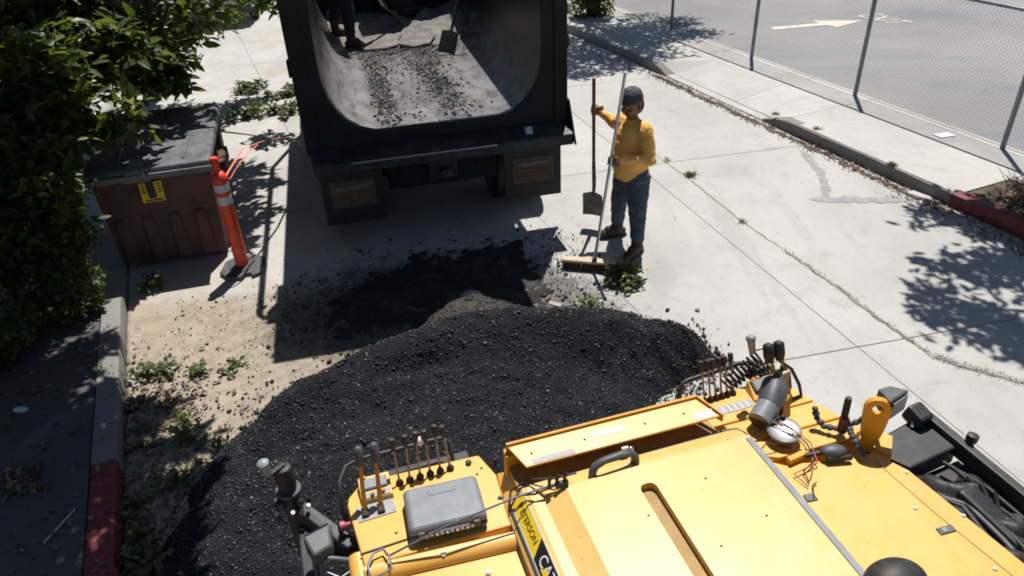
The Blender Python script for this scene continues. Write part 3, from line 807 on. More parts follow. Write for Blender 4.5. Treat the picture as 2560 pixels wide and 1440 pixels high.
# rear apron with end bracket
m = MB(); a_ = [(-1.34, -.05, 1.235), (1.38, -.05, 1.235), (1.38, -.05, 1.20), (-1.34, -.05, 1.20)]; b_ = [(-1.34, -.25, 1.135), (1.38, -.25, 1.135), (1.38, -.25, 1.02), (-1.34, -.25, 1.02)]
m.hull(a_, b_); m.build('rear_apron', 'apron_steel', truck, bevel=.008)
MB().box((-.2, -.262, 1.128), (1.5, .012, .012)).build('apron_edge', 'bright_steel', truck)
m = MB().hull([(1.383, -.30, 1.03), (1.383, .12, 1.10), (1.383, .10, 1.45), (1.383, -.05, 1.44)], [(1.40, -.30, 1.03), (1.40, .12, 1.10), (1.40, .10, 1.45), (1.40, -.05, 1.44)])
m.build('end_bracket', 'truck_black', truck)
# mud flaps with worn panels
for sx, nm in ((-1, 'left'), (1, 'right')):
    cx = sx * .985
    fl = MB().box((cx, 0, .70), (.65, .016, .70)).build('mud_flap', 'black_rubber', truck, bevel=.004)
    MB().box((cx, -.012, .69), (.47, .008, .30)).build('flap_panel', 'flap_decal', fl, bevel=.002)
    MB().box((cx, -.0185, .76), (.34, .004, .035)).build('flap_print', 'crust', fl)
    for k, w_ in enumerate((.40, .36, .40)):
        MB().box((cx + (k - 1) * .012, -.0185, .69 - k * .042), (w_, .004, .022)).build('flap_print', 'flap_red', fl)
    MB().box((cx, .0, 1.075), (.68, .04, .05)).build('flap_hanger', 'truck_black', truck, bevel=.006)
# chassis, axle gear
for sx in (-1, 1):
    MB().box((sx * .42, 3.9, .93), (.09, 7.6, .28)).build('chassis_rail', 'truck_black', truck, bevel=.01)
MB().box((0, .16, .82), (1.20, .06, .42)).build('rear_crossmember', 'truck_black', truck, bevel=.01)
MB().box((0, .10, .80), (.30, .10, .22)).build('tow_plate', 'apron_steel', truck, bevel=.01)
MB().lathe([(.05, 0), (.06, .02), (.06, .10), (.03, .12)], 14, MT((.02, .06, .78), (RAD(90), 0, 0))).build('tow_hook', 'black_steel', truck, smooth=40)
MB().box((0, .35, 1.13), (2.2, .14, .14)).build('bed_sill', 'truck_black', truck, bevel=.01)
MB().box((0, 2.4, 1.17), (.95, 4.5, .16)).build('bed_subframe', 'truck_black', truck, bevel=.01)
def wheel(x, y, w, r=.53):
    M_ = MT((x, y, r), (0, RAD(90), 0))
    wh = MB().lathe([(r * .62, -w / 2), (r * .92, -w / 2), (r, -w * .40), (r, w * .40), (r * .92, w / 2), (r * .62, w / 2)], 32, M_).build('wheel', 'black_rubber', truck, smooth=40)
    MB().lathe([(r * .1, -w / 2 + .02), (r * .6, -w / 2 + .03), (r * .63, -w / 2 - .01), (r * .63, w / 2 + .01), (r * .6, w / 2 - .03), (r * .1, w / 2 - .02)], 24, M_).build('rim', 'rim_steel', wh, smooth=40)
for yy in (.95, 2.3):
    for x in (-1.13, -.80, .80, 1.13): wheel(x, yy, .29)
    MB().tube([(-1.1, yy, .53), (1.1, yy, .53)], .09, 12).build('axle', 'truck_black', truck, smooth=40)
for x in (-1.02, 1.02): wheel(x, 6.6, .31)
MB().tube([(-1.0, 6.6, .53), (1.0, 6.6, .53)], .08, 12).build('axle', 'truck_black', truck, smooth=40)
for sx in (-1, 1):
    MB().lathe([(.06, -.5), (.30, -.5), (.32, -.48), (.32, .48), (.30, .5), (.06, .5)], 24, MT((sx * .95, 4.35, .72), (RAD(90), 0, 0))).build('fuel_tank', 'bright_steel', truck, smooth=40)
# cab, out of the picture above the bed but still there
cab = MB().hull([(-1.15, 5.0, .75), (1.15, 5.0, .75), (1.15, 6.75, .75), (-1.15, 6.75, .75)], [(-1.1, 5.02, 2.75), (1.1, 5.02, 2.75), (1.05, 6.25, 2.70), (-1.05, 6.25, 2.70)]).build('cab', 'cab_blue', truck, bevel=.06)
MB().box((0, 7.15, 1.25), (1.7, .95, .95)).build('bonnet', 'cab_blue', truck, bevel=.10)
MB().box((0, 4.985, 2.35), (1.3, .02, .5)).build('rear_window', 'glass_dark', cab)
for sx in (-1, 1): MB().box((sx * 1.122, 5.75, 2.2), (.03, .95, .62)).build('side_window', 'glass_dark', cab)
MB().box((0, 6.46, 2.22), (1.8, .03, .75), (RAD(-14), 0, 0)).build('windscreen', 'glass_dark', cab)
for sx in (-1, 1):
    MB().tube([(sx * 1.02, 5.1, .9), (sx * 1.02, 5.1, 3.2)], .06, 12).build('exhaust_stack', 'bright_steel', truck, smooth=40)
    MB().box((sx * 1.42, 6.2, 2.1), (.22, .08, .42)).build('mirror', 'black_rubber', truck, bevel=.02)
    MB().box((sx * .95, 6.8, .85), (.42, 1.3, .30)).build('front_fender', 'cab_blue', truck, bevel=.06)
# tarp arms along the sides and the tail gate lifted over the rear
for sx in (-1, 1):
    MB().tube([(sx * 1.44, .15, 2.80), (sx * 1.44, 3.9, 2.80), (sx * 1.36, 4.4, 1.7)], .035, 8).build('tarp_arm', 'galvanised', truck, smooth=40)
MB().tube([(-1.44, .15, 2.80), (-1.38, .05, 2.80)], .03, 8).build('tarp_bar', 'galvanised', truck, smooth=40)
MB().box((-.02, .06, 3.0), (2.44, 1.34, .07)).build('tail_gate', 'truck_black', truck, bevel=.015)
for sx in (-1, 1):
    MB().tube([(sx * 1.30, .10, 2.75), (sx * 1.27, .06, 2.96)], .05, 10).build('gate_hinge', 'black_steel', truck, smooth=40)
# light metal corner of the bed top (left)
MB().hull([(-1.25, .10, 2.42), (-1.15, .10, 2.42), (-1.15, .10, 2.47), (-1.25, .10, 2.47)], [(-1.25, .20, 2.62), (-1.15, .20, 2.62), (-1.15, .20, 2.66), (-1.25, .20, 2.66)]).build('latch_plate', 'bright_steel', truck)
nt = MB().box((0, 0, 0), (.075, .10, .004)).build('paper_note', 'paper_white')
nt.matrix_world = TM @ MT((.92, -.145, 1.196), (RAD(26.6), 0, RAD(-8)))
tag(nt, 'small white paper note lying on the rear apron of the dump truck', 'paper')

# debris in the bed: crumbs, two crust plates
br = np.random.default_rng(8)
def bed_pts(cx, cy, sx, sy, n, z=1.352):
    x = br.normal(cx, sx, n); y = br.normal(cy, sy, n); k = (np.abs(x) < .66) & (y > .05) & (y < 4.5)
    return np.column_stack([x[k], y[k], np.full(k.sum(), z)])
q = np.concatenate([bed_pts(-.50, 1.3, .07, .75, 900), bed_pts(.24, .95, .10, .45, 500), bed_pts(.12, 2.0, .12, .5, 500), bed_pts(.05, 3.4, .45, .6, 1500), bed_pts(.0, 1.3, .4, 1.0, 350)])
q = np.column_stack([q @ np.array([[math.cos(TY), math.sin(TY), 0], [-math.sin(TY), math.cos(TY), 0], [0, 0, 1]])]) + np.array(TO)
o = stones('bed_crumbs', q, .008 + .018 * br.random(len(q)) ** 5, 'asphalt_stone', br)
tag(o, 'loose asphalt crumbs left on the floor of the truck bed', 'crumbs')
def crust(name, poly, h, rot, loc, label):
    m = MB().prism(poly, 0, h); o = m.build(name, 'crust', None, bevel=.008, seg=1); o.matrix_world = TM @ MT(loc, rot)
    tag(o, label, 'asphalt crust', 'asphalt crusts in the truck bed')
crust('asphalt_crust', [(-.32, -.18), (-.05, -.22), (.16, -.14), (.20, .05), (.30, .22), (.05, .34), (-.25, .30), (-.40, .08)], .035, (RAD(7), 0, .1), (-.25, 3.35, 1.37), 'flat broken asphalt crust beside the boots of the worker in the bed')
crust('asphalt_crust', [(-.20, -.20), (.02, -.26), (.22, -.12), (.26, .16), (.05, .30), (-.18, .20)], .035, (RAD(9), RAD(4), -.3), (.17, 3.30, 1.39), 'flat broken asphalt crust in the middle of the truck bed')
# low bank of old material against the bulkhead
xs = np.arange(-1.0, 1.0, .03); ys = np.arange(2.9, 4.72, .03); X, Y = np.meshgrid(xs, ys)
Zb = 1.33 + np.clip((Y - 3.1) * .15, 0, .22) + (fbm(X * 4, Y * 4, 4, 51) - .47) * .16 + .30 * np.clip(np.abs(X) - .65, 0, 1) ** 1.2
o = grid_mesh('bed_residue', xs, ys, Zb, np.ones_like(X, bool), 'crust'); o.matrix_world = TM
tag(o, 'low bank of grey asphalt residue at the front of the truck bed', 'asphalt'); o['kind'] = 'stuff'

# ------------------------------------------------------------------ shovels, broom
def shovel(name, label, base, top, face, handle_mat='wood_red', bl=.30, bw=.24):
    """square point shovel: 'base' is the blade tip, 'top' the handle end, 'face' the direction the blade faces"""
    base = Vector(base); top = Vector(top); u = (top - base).normalized(); f = Vector(face); f = (f - u * f.dot(u)).normalized(); s_ = u.cross(f)
    t_ = thing(name, label, 'shovel', base)
    P = lambda a, b, c: tuple(s_ * a + u * b + f * c)
    L = (top - base).length
    MB().tube([P(0, bl + .12, -.03), P(0, bl + .35, 0), P(0, L, 0)], [.019, .018, .019], 12).build('handle', handle_mat, t_, smooth=50)
    MB().tube([P(0, bl - .06, .012), P(0, bl + .05, -.015), P(0, bl + .34, -.002)], [.016, .022, .021], 12).build('socket', 'blade_steel', t_, smooth=50)
    m = MB(); nx, nz = 7, 7; vs = []
    for k in (0, 1):
        for j in range(nz):
            for i in range(nx):
                a = (i / (nx - 1) - .5) * bw * (1 - .05 * (j / (nz - 1))); b = bl * j / (nz - 1)
                if j == nz - 1: b -= abs(a) * .25
                c = .028 * (abs(a) / (bw / 2)) ** 3 + .02 * (j / (nz - 1)) ** 2 - .004 * k
                vs.append(P(a, b, c))
    fs = []; o_ = nx * nz
    for j in range(nz - 1):
        for i in range(nx - 1):
            a = j * nx + i; fs += [(a, a + 1, a + nx + 1, a + nx), (o_ + a, o_ + a + nx, o_ + a + nx + 1, o_ + a + 1)]
    rim = [(i, 0) for i in range(nx)] + [(nx - 1, j) for j in range(1, nz)] + [(i, nz - 1) for i in range(nx - 2, -1, -1)] + [(0, j) for j in range(nz - 2, 0, -1)]
    idx = [j * nx + i for i, j in rim]
    for a, b in zip(idx, idx[1:] + idx[:1]): fs.append((a, b, o_ + b, o_ + a))
    m.add(vs, fs); m.build('blade', 'blade_steel', t_, smooth=50)
    return t_
shovel('shovel', 'square shovel with a red brown wooden handle held upright by the worker in orange', (.965, 7.50, .15), (.94, 7.50, 1.71), (-.45, -.9, 0))
def TW(x, y, z): return TM @ Vector((x, y, z))
shovel('shovel', 'brown handled shovel leaning against the right wall inside the truck bed', TW(.50, 2.60, 1.36), TW(1.06, 3.05, 2.86), (TW(0, 0, 0) - TW(.3, 1, -.6)))
shovel('shovel', 'shovel with a pale handle held low by the dark clothed worker in the bed', TW(.02, 3.95, 1.50), TW(-.62, 3.30, 2.62), (0, -.3, .9), 'wood_pale')
bb, bt = Vector((.86, 6.54, .115)), Vector((1.15, 6.85, 1.94))
broom = thing('push_broom', 'push broom with a pale wooden head and a long silver handle', 'broom', (.86, 6.54, 0))
rel = lambda p: tuple(Vector(p) - Vector((.86, 6.54, 0)))
MB().tube([rel(bb), rel(bt)], .0155, 12).build('handle', 'aluminium', broom, smooth=50)
MB().ball(rel(bt), .019).build('handle_cap', 'paint_white', broom, smooth=60)
bd = Vector((.43, -.115, 0)).normalized(); rz_ = math.atan2(bd.y, bd.x); cen = Vector((-.05, .02, .105))
MB().box(tuple(cen), (.56, .065, .035), (RAD(18), 0, rz_)).build('head_block', 'wood_pale', broom, bevel=.008)
MB().box((0, 0, .125), (.05, .05, .05), (0, 0, rz_)).build('socket', 'knob_brown', broom, bevel=.008)
m = MB(); rb = random.Random(2); bn = Vector((-bd.y, bd.x, 0))
for i in range(46):
    for j in range(4):
        p = cen + bd * (-.265 + .53 * i / 45) + bn * (-.022 + .0147 * j)
        e = p + Vector((rb.uniform(-.012, .012), rb.uniform(-.012, .012), 0)) + bn * (-.02 + .012 * j); e.z = .004
        m.tube([(p.x, p.y, p.z - .012), tuple(e)], [.0045, .006], 4)
m.build('bristles', 'bristle', broom, kind='stuff')
# ------------------------------------------------------------------ the yellow paver (local x right, y away from the camera)
PO = Vector((-.74, 2.44, 0)); PY = RAD(16)
paver = thing('asphalt_paver', 'yellow asphalt paver with lever consoles and a broad hood in the foreground', 'paver', PO, PY)
PM = Matrix.Translation(PO) @ Matrix.Rotation(PY, 4, 'Z')
ZD = 1.40
B = lambda *a, **k: MB().box(*a, **k)
# main hull and running gear
MB().prism([(.0, -.20), (2.36, -.20), (2.36, -3.2), (.0, -3.2)], .42, 1.245).build('hull', 'black_steel', paver)
for x0 in (.02, 1.92):
    st = [(.35 + .34 * math.sin(a) * 0, 0) for a in (0,)]
    pts = [(-.75 + .34 * math.cos(a), .36 + .34 * math.sin(a)) for a in np.linspace(-math.pi / 2, math.pi / 2, 10)] + [(-2.85 - .34 * math.cos(a), .36 + .34 * math.sin(a)) for a in np.linspace(math.pi / 2, -math.pi / 2, 10)]
    Mt = Matrix(((0, 0, 1, x0), (1, 0, 0, 0), (0, 1, 0, 0), (0, 0, 0, 1)))
    MB().prism(pts, 0, .42, Mt).build('crawler_track', 'black_rubber', paver, bevel=.02)
# left console
MB().prism([(-.085, -.105), (-.075, -.06), (.0, .02), (.56, .0), (.605, -.15), (.585, -.455), (-.055, -.455)], 1.27, ZD).build('console_left', 'cat_yellow', paver, bevel=.008)
MB().prism([(-.03, -.06), (.0, -.02), (.55, -.04), (.58, -.15), (.57, -.44), (-.03, -.44)], .7, 1.265).build('console_skirt', 'black_steel', paver)
# stepped lip and the lower fender plate in front of it
m = MB(); xs_ = (-.06, .585); prof = [(-.45, 1.398), (-.475, 1.397), (-.495, 1.388), (-.507, 1.374), (-.511, 1.36), (-.509, 1.34), (-.45, 1.34)]
r0 = [(xs_[0], y, z) for y, z in prof]; r1 = [(xs_[1], y - .04, z) for y, z in prof]
m.hull(r0, r1); m.build('console_lip', 'cat_yellow', paver, smooth=50)
MB().prism([(-.10, -.47), (.60, -.47), (.60, -3.1), (-.10, -3.1)], 1.20, 1.352).build('fender_left', 'cat_yellow', paver, bevel=.012)
MB().tube([(-.078, -.36, 1.345), (-.078, -.50, 1.335)], .045, 14).build('pivot_tube', 'cat_yellow', paver, smooth=50)
for x, y, z in ((.27, -.500, 1.392), (.43, -.62, 1.353), (.02, -.56, 1.353), (.22, -.70, 1.353)):
    MB().lathe([(.013, 0), (.013, .008), (.008, .011)], 8, MT((x, y, z))).build('bolt', 'white_decal', paver)
MB().lathe([(.015, 0), (.015, .012), (.008, .016)], 8, MT((.50, -.04, ZD))).build('bolt', 'knob_brown', paver)
for x, y in ((.55, -.09), (.52, -.12), (.10, -.33)):
    MB().lathe([(.006, 0), (.006, .004)], 8, MT((x, y, ZD))).build('rivet', 'knob_brown', paver)
B((.055, -.385, ZD + .004), (.24, .006, .006), (0, 0, .06)).build('panel_seam', 'knob_brown', paver)
# levers
def lever(x, y, lean, h, i):
    lv = MB().tube([(x, y, ZD), (x + lean[0] * h, y + lean[1] * h, ZD + h)], .0052, 8).build('lever', 'lever_steel', paver, smooth=50)
    MB().lathe([(.018, 0), (.019, .010), (.013, .020), (.008, .030)], 10, MT((x, y, ZD))).build('boot', 'boot_brown', lv, smooth=50)
    Mk = Matrix.Translation((x + lean[0] * h, y + lean[1] * h, ZD + h - .02)) @ Vector((lean[0], lean[1], 1)).to_track_quat('Z', 'Y').to_matrix().to_4x4()
    MB().lathe([(.008, 0), (.0105, .012), (.0145, .06), (.0138, .067), (.006, .070)], 12, Mk).build('knob', 'knob_brown', lv, smooth=40)
rl = random.Random(9)
for i in range(6):
    lever(.165 + .049 * i, -.055 + .002 * i, (rl.uniform(-.06, .06), .27 + rl.uniform(-.04, .04)), .185 + rl.uniform(-.006, .01), i)
for i in range(6):
    lever(1.765 + .034 * i, -.04 + .002 * i, (rl.uniform(-.03, .03), .34 + rl.uniform(-.02, .02)), .165 + rl.uniform(-.004, .004), i)
MB().lathe([(.012, 0), (.02, .01), (.02, .03), (.01, .04)], 8, MT((.29, .0, 1.56))).build('lever_tag', 'white_decal', paver, smooth=50)
# the pair of yellow drive levers
for x in (-.012, .058):
    yl = MB().hull([(x - .011, -.184, ZD), (x + .011, -.184, ZD), (x + .011, -.174, ZD), (x - .011, -.174, ZD)], [(x + .010, -.090, ZD + .22), (x + .028, -.090, ZD + .22), (x + .028, -.082, ZD + .22), (x + .010, -.082, ZD + .22)]).build('drive_lever', 'deep_yellow', paver, bevel=.002)
    MB().tube([(x + .019, -.088, ZD + .205), (x + .021, -.078, ZD + .235), (x + .023, -.066, ZD + .29), (x + .024, -.064, ZD + .300)], [.014, .020, .019, .007], 12).build('grip', 'dark_grey_plastic', yl, smooth=60)
    MB().box((x, -.18, ZD + .010), (.032, .05, .02)).build('slot_boot', 'boot_brown', yl, bevel=.004)
B((.035, -.175, ZD + .002), (.17, .085, .005), (0, 0, .05)).build('lever_plate', 'grey_decal', paver)
gb = MB().hull([(-.02, -.13, ZD), (.125, -.13, ZD), (.125, -.005, ZD), (-.02, -.005, ZD)], [(-.02, -.125, ZD + .025), (.125, -.125, ZD + .025), (.125, -.01, ZD + .055), (-.02, -.01, ZD + .055)]).build('gauge_box', 'cat_yellow', paver, bevel=.004)
MB().box((.052, -.055, ZD + .047), (.115, .055, .008), (RAD(14), 0, 0)).build('gauge_face', 'dark_grey_plastic', gb, bevel=.002)
MB().box((.052, -.055, ZD + .052), (.105, .045, .004), (RAD(14), 0, 0)).build('gauge_screen', 'grey_plastic', gb)
for x, y, z in ((.035, -.108, ZD + .036), (.085, -.104, ZD + .036), (.01, -.022, ZD + .056)):
    MB().lathe([(.009, 0), (.009, .010), (.005, .013)], 10, MT((x, y, z))).build('button', 'orange_button', gb, smooth=50)
B((.05, -.107, ZD + .031), (.13, .026, .004), (RAD(14), 0, 0)).build('button_plate', 'grey_decal', gb)
# guard rail round the left console
MB().tube([(-.105, -.13, ZD - .06), (-.105, -.12, ZD + .03), (-.10, -.02, ZD + .075), (-.06, .05, ZD + .09), (.0, .075, ZD + .09), (.40, .085, ZD + .085), (.435, .06, ZD + .07), (.437, .015, ZD - .03)], .011, 10).build('guard_rail', 'black_steel', paver, smooth=60)
B((.30, .035, ZD - .045), (.44, .09, .03)).build('rail_ledge', 'black_steel', paver, bevel=.004)
# steering crank column on the left
MB().tube([(-.33, .05, .8), (-.33, .05, 1.46)], .038, 14).build('crank_column', 'black_steel', paver, smooth=50)
MB().lathe([(.040, 0), (.043, .03), (.043, .11), (.036, .13), (.02, .135)], 16, MT((-.33, .05, 1.45))).build('crank_head', 'black_rubber', paver, smooth=40)
MB().lathe([(.058, 0), (.058, .012)], 16, MT((-.33, .05, 1.43))).build('crank_collar', 'dark_grey_plastic', paver)
ck = B((-.355, .03, 1.592), (.09, .022, .012), (0, 0, .6)).build('crank_arm', 'black_steel', paver, bevel=.003)
MB().tube([(-.385, .012, 1.59), (-.388, .005, 1.62), (-.392, .0, 1.655), (-.393, -.002, 1.68), (-.394, -.003, 1.692)], [.014, .018, .020, .026, .012], 14).build('crank_knob', 'knob_grey', ck, smooth=60)
m = MB(); rj = random.Random(5)
for i in range(14):
    m.box((-.33 + rj.uniform(-.08, .07), .03 + rj.uniform(-.05, .03), 1.34 + rj.uniform(-.06, .07)), (rj.uniform(.015, .05), rj.uniform(.012, .03), rj.uniform(.012, .05)), (rj.random(), rj.random(), rj.random()))
m.build('crank_bracket', 'black_steel', paver)
for i in range(3):
    MB().lathe([(.010, 0), (.010, .02)], 8, MT((-.40 + .07 * i, -.02 - .02 * (i % 2), 1.37), (.4, .3, 0))).build('nut', 'bright_steel', paver)
MB().hull([(-.37, .04, 1.20), (-.30, .04, 1.20), (-.30, .07, 1.36), (-.37, .07, 1.36)], [(-.12, -.28, 1.20), (-.06, -.26, 1.20), (-.06, -.23, 1.30), (-.12, -.25, 1.30)]).build('side_arm', 'black_steel', paver, bevel=.006)
B((-.30, -.30, 1.0), (.05, .75, .55)).build('side_plate', 'black_steel', paver, bevel=.01)
MB().lathe([(.010, 0), (.010, .02), (.019, .025), (.021, .045), (.014, .05)], 12, MT((-.085, -.175, 1.36), (0, RAD(-90), 0))).build('emergency_knob', 'pink_plastic', paver, smooth=50)
# left work light
wl = MB().hull([(-.285, -.275, 1.36), (-.165, -.235, 1.36), (-.165, -.235, 1.47), (-.285, -.275, 1.47)], [(-.25, -.375, 1.38), (-.17, -.345, 1.38), (-.17, -.345, 1.45), (-.25, -.375, 1.45)]).build('work_light', 'dark_grey_plastic', paver, bevel=.012)
MB().hull([(-.275, -.268, 1.37), (-.175, -.233, 1.37), (-.175, -.233, 1.46), (-.275, -.268, 1.46)], [(-.277, -.262, 1.37), (-.177, -.227, 1.37), (-.177, -.227, 1.46), (-.277, -.262, 1.46)]).build('lens', 'glass_dark', wl)
MB().tube([(-.20, -.36, 1.40), (-.13, -.37, 1.37), (-.09, -.36, 1.34)], .011, 8).build('light_bracket', 'galvanised', wl, smooth=50)
MB().tube([(-.21, -.40, 1.36), (-.16, -.43, 1.34), (-.10, -.41, 1.35), (-.07, -.38, 1.33)], .004, 6).build('light_cable', 'galvanised', wl, smooth=50)
MB().tube([(-.12, -.50, 1.28), (-.06, -.46, 1.30)], .045, 12).build('light_mount', 'deep_yellow', wl, smooth=50)

# hood: side with the dealer sticker, ledge, raised lid with a slot
Y0, Y1 = -.36, -3.1
def extr(prof, y0, y1, name, mat, **k):
    return MB().hull([(x, y0, z) for x, z in prof], [(x, y1, z) for x, z in prof]).build(name, mat, paver, **k)
extr([(.585, 1.20), (.585, 1.405), (.610, 1.440), (.665, 1.500), (.685, 1.508), (1.742, 1.508), (1.742, 1.20)], Y0, Y1, 'hood', 'hood_yellow')
# chamfered front corner of the hood
MB().hull([(.585, -.357, 1.30), (.585, -.357, 1.405), (.665, -.357, 1.500), (.72, -.357, 1.506), (.72, -.357, 1.30)], [(.61, -.15, 1.30), (.61, -.15, 1.402), (.67, -.215, 1.47), (.72, -.225, 1.475), (.72, -.15, 1.30)]).build('hood_corner', 'cat_yellow', paver)
# raised lid, built round the slot
ZL0, ZL1 = 1.509, 1.552
MB().hull([(.735, -.455, 1.509), (.835, -.455, ZL1), (.835, -.455, 1.509)], [(.735, Y1, 1.509), (.835, Y1, ZL1), (.835, Y1, 1.509)]).build('lid_slope', 'hood_yellow', paver)
def bx2(x0, x1, y0, y1, nm='lid_panel', mat='hood_yellow'): return B(((x0 + x1) / 2, (y0 + y1) / 2, (ZL0 + ZL1) / 2), (x1 - x0, y0 - y1, ZL1 - ZL0)).build(nm, mat, paver)
oc = [(.0, .0)]
bx2(.835, 1.130, -.455, Y1); bx2(1.205, 1.738, -.455, Y1)
MB().prism([(1.130, -.455), (1.205, -.455), (1.205, -.585), (1.196, -.567), (1.182, -.560), (1.153, -.560), (1.139, -.567), (1.130, -.585)], ZL0, ZL1).build('lid_panel', 'hood_yellow', paver)
B((1.1675, (-.56 + Y1) / 2, 1.513), (.074, abs(Y1 + .56), .006)).build('slot_floor', 'tan_recess', paver)
MB().hull([(.70, -.362, 1.5095), (1.735, -.362, 1.5095), (1.735, -.45, 1.5095), (.745, -.45, 1.5095)], [(.70, -.366, 1.516), (1.735, -.366, 1.518), (1.735, -.4545, 1.550), (.745, -.4545, 1.528)]).build('lid_front', 'hood_yellow', paver)
MB().tube([(.70, -.36, 1.512), (1.69, -.36, 1.516), (1.732, -.372, 1.518), (1.745, -.42, 1.53), (1.75, Y1, 1.53)], .007, 8).build('lid_seal', 'dark_grey_plastic', paver, smooth=60)
B((1.757, (-.45 + Y1) / 2, 1.455), (.022, abs(Y1 + .45), .11)).build('hood_gutter', 'grey_plastic', paver, bevel=.004)
for x, y in ((1.10, -.72), (1.42, -.62), (1.55, -.88), (.90, -1.02), (1.30, -.95)):
    MB().lathe([(.006, 0), (.004, .003)], 8, MT((x, y, ZL1))).build('rivet', 'knob_brown', paver)
B((1.727, (-.47 + Y1) / 2, ZL1 + .0025), (.028, abs(Y1 + .47), .005)).build('edge_strip', 'grey_plastic', paver)
# sticker on the sloping side
sd_u = Vector((.055, 0, .060)).normalized(); sd_n = Vector((-sd_u.z, 0, sd_u.x))
def SP(y, s, off=.0): p = Vector((.6375, y, 1.470)) + sd_u * s + sd_n * off; return tuple(p)
def splate(y0, y1, s0, s1, off, name, mat, skew=0.0, par=None):
    a = [SP(y0, s0, off), SP(y0 + skew, s1, off), SP(y1 + skew, s1, off), SP(y1, s0, off)]; b = [tuple(Vector(p) + sd_n * .001) for p in a]
    return MB().hull(a, b).build(name, mat, par or paver)
stk = splate(-.385, -1.3, -.038, .038, .001, 'dealer_sticker', 'sticker_yellow')
splate(-.375, -1.3, .039, .044, .0012, 'sticker_trim', 'paint_white', par=stk); splate(-.375, -1.3, -.044, -.039, .0012, 'sticker_trim', 'paint_white', par=stk)
def stext(body, y, size, mat, name, off=.0032, stretch=1.0):
    c = Vector(SP(y, 0, off)); xa = Vector((0, -1, 0)) * stretch
    M_ = Matrix(((xa.x, sd_u.x, sd_n.x, c.x), (xa.y, sd_u.y, sd_n.y, c.y), (xa.z, sd_u.z, sd_n.z, c.z), (0, 0, 0, 1)))
    return text_mesh(body, name, mat, M_, stk, size, .0004)
stext('P', -.428, .052, 'ink_black', 'sticker_lettering'); stext('ETERSON', -.545, .042, 'ink_black', 'sticker_lettering', stretch=1.05)
splate(-.685, -.875, -.038, .038, .0024, 'sticker_field', 'ink_black', skew=.045, par=stk)
stext('CAT', -.775, .070, 'paint_white', 'sticker_lettering', .0042)
MB().hull([SP(-.745, -.026, .0052), SP(-.815, -.026, .0052), SP(-.78, .006, .0052)], [SP(-.745, -.026, .0058), SP(-.815, -.026, .0058), SP(-.78, .006, .0058)]).build('sticker_triangle', 'sticker_yellow', stk)
extr([(.578, 1.36), (.586, 1.36), (.608, 1.437), (.600, 1.441)], -.37, Y1, 'hood_trim', 'dark_grey_plastic')
# dash cover strip at the far end of the hood
cv = MB().hull([(.70, -.335, 1.585), (1.655, -.335, 1.585), (1.655, -.335, 1.595), (.70, -.335, 1.595)], [(.655, -.205, 1.598), (1.60, -.205, 1.598), (1.60, -.205, 1.608), (.655, -.205, 1.608)]).build('dash_cover', 'cat_yellow', paver, bevel=.003)
MB().hull([(.65, -.200, 1.56), (1.605, -.200, 1.56), (1.605, -.200, 1.62), (.65, -.200, 1.62)], [(.65, -.188, 1.56), (1.605, -.188, 1.56), (1.605, -.188, 1.62), (.65, -.188, 1.62)]).build('cover_rim', 'deep_yellow', cv)
MB().hull([(1.605, -.195, 1.56), (1.612, -.195, 1.56), (1.612, -.195, 1.62), (1.605, -.195, 1.62)], [(1.668, -.335, 1.555), (1.675, -.335, 1.555), (1.675, -.335, 1.598), (1.668, -.335, 1.598)]).build('cover_rim', 'deep_yellow', cv)
B((1.15, -.265, 1.485), (1.0, .18, .03)).build('dash_well', 'tan_recess', paver)
B((1.15, -.20, 1.44), (1.02, .05, .26)).build('dash_back', 'deep_yellow', paver)
def dec(x, y, w, d_, mat, nm='decal'): z = 1.5955 + (y + .335) * .1 + .001; return B((x, y, z), (w, d_, .0015), (RAD(5.7), 0, 0)).build(nm, mat, cv)
dec(.835, -.315, .20, .028, 'grey_decal'); dec(1.12, -.262, .155, .032, 'white_decal'); dec(1.585, -.305, .10, .045, 'white_decal')
for x in (.745, 1.0, 1.3, 1.5): MB().lathe([(.006, 0), (.004, .003)], 8, MT((x, -.27, 1.603))).build('rivet', 'knob_brown', cv)
B((1.165, -.345, 1.545), (.035, .02, .05)).build('latch', 'bright_steel', paver, bevel=.003)
# hood handle
hp = [(.975, -.425, 1.515), (.975, -.425, 1.56), (.99, -.423, 1.588), (1.03, -.420, 1.602), (1.12, -.415, 1.606), (1.165, -.413, 1.595), (1.185, -.412, 1.565), (1.187, -.412, 1.515)]
MB().tube(hp, [.024, .021, .02, .019, .019, .02, .022, .026], 12, flat=.8).build('hood_handle', 'dark_grey_plastic', paver, smooth=60)
MB().ball((1.165, -.405, 1.612), .013).build('handle_screw', 'bright_steel', paver, smooth=60)

# right console
MB().prism([(1.50, .01), (2.215, .0), (2.295, -.215), (1.50, -.215)], 1.29, ZD).build('console_right', 'cat_yellow', paver, bevel=.006)
MB().prism([(1.77, -.222), (2.298, -.222), (2.345, -.365), (1.77, -.365)], 1.29, ZD - .002).build('console_step', 'cat_yellow', paver, bevel=.006)
MB().prism([(1.77, -.372), (2.35, -.372), (2.385, -.47), (2.30, -.50), (1.90, -.50), (1.77, -.43)], 1.29, ZD - .004).build('console_step', 'cat_yellow', paver, bevel=.006)
MB().prism([(1.52, -.03), (2.2, -.03), (2.3, -.5), (1.52, -.5)], .8, 1.285).build('console_skirt', 'black_steel', paver)
MB().hull([(1.80, -.50, 1.36), (2.36, -.50, 1.36), (2.36, -.52, 1.26), (1.80, -.52, 1.26)], [(1.80, -.505, 1.375), (2.36, -.505, 1.375), (2.36, -.53, 1.27), (1.80, -.53, 1.27)]).build('console_riser', 'deep_yellow', paver)
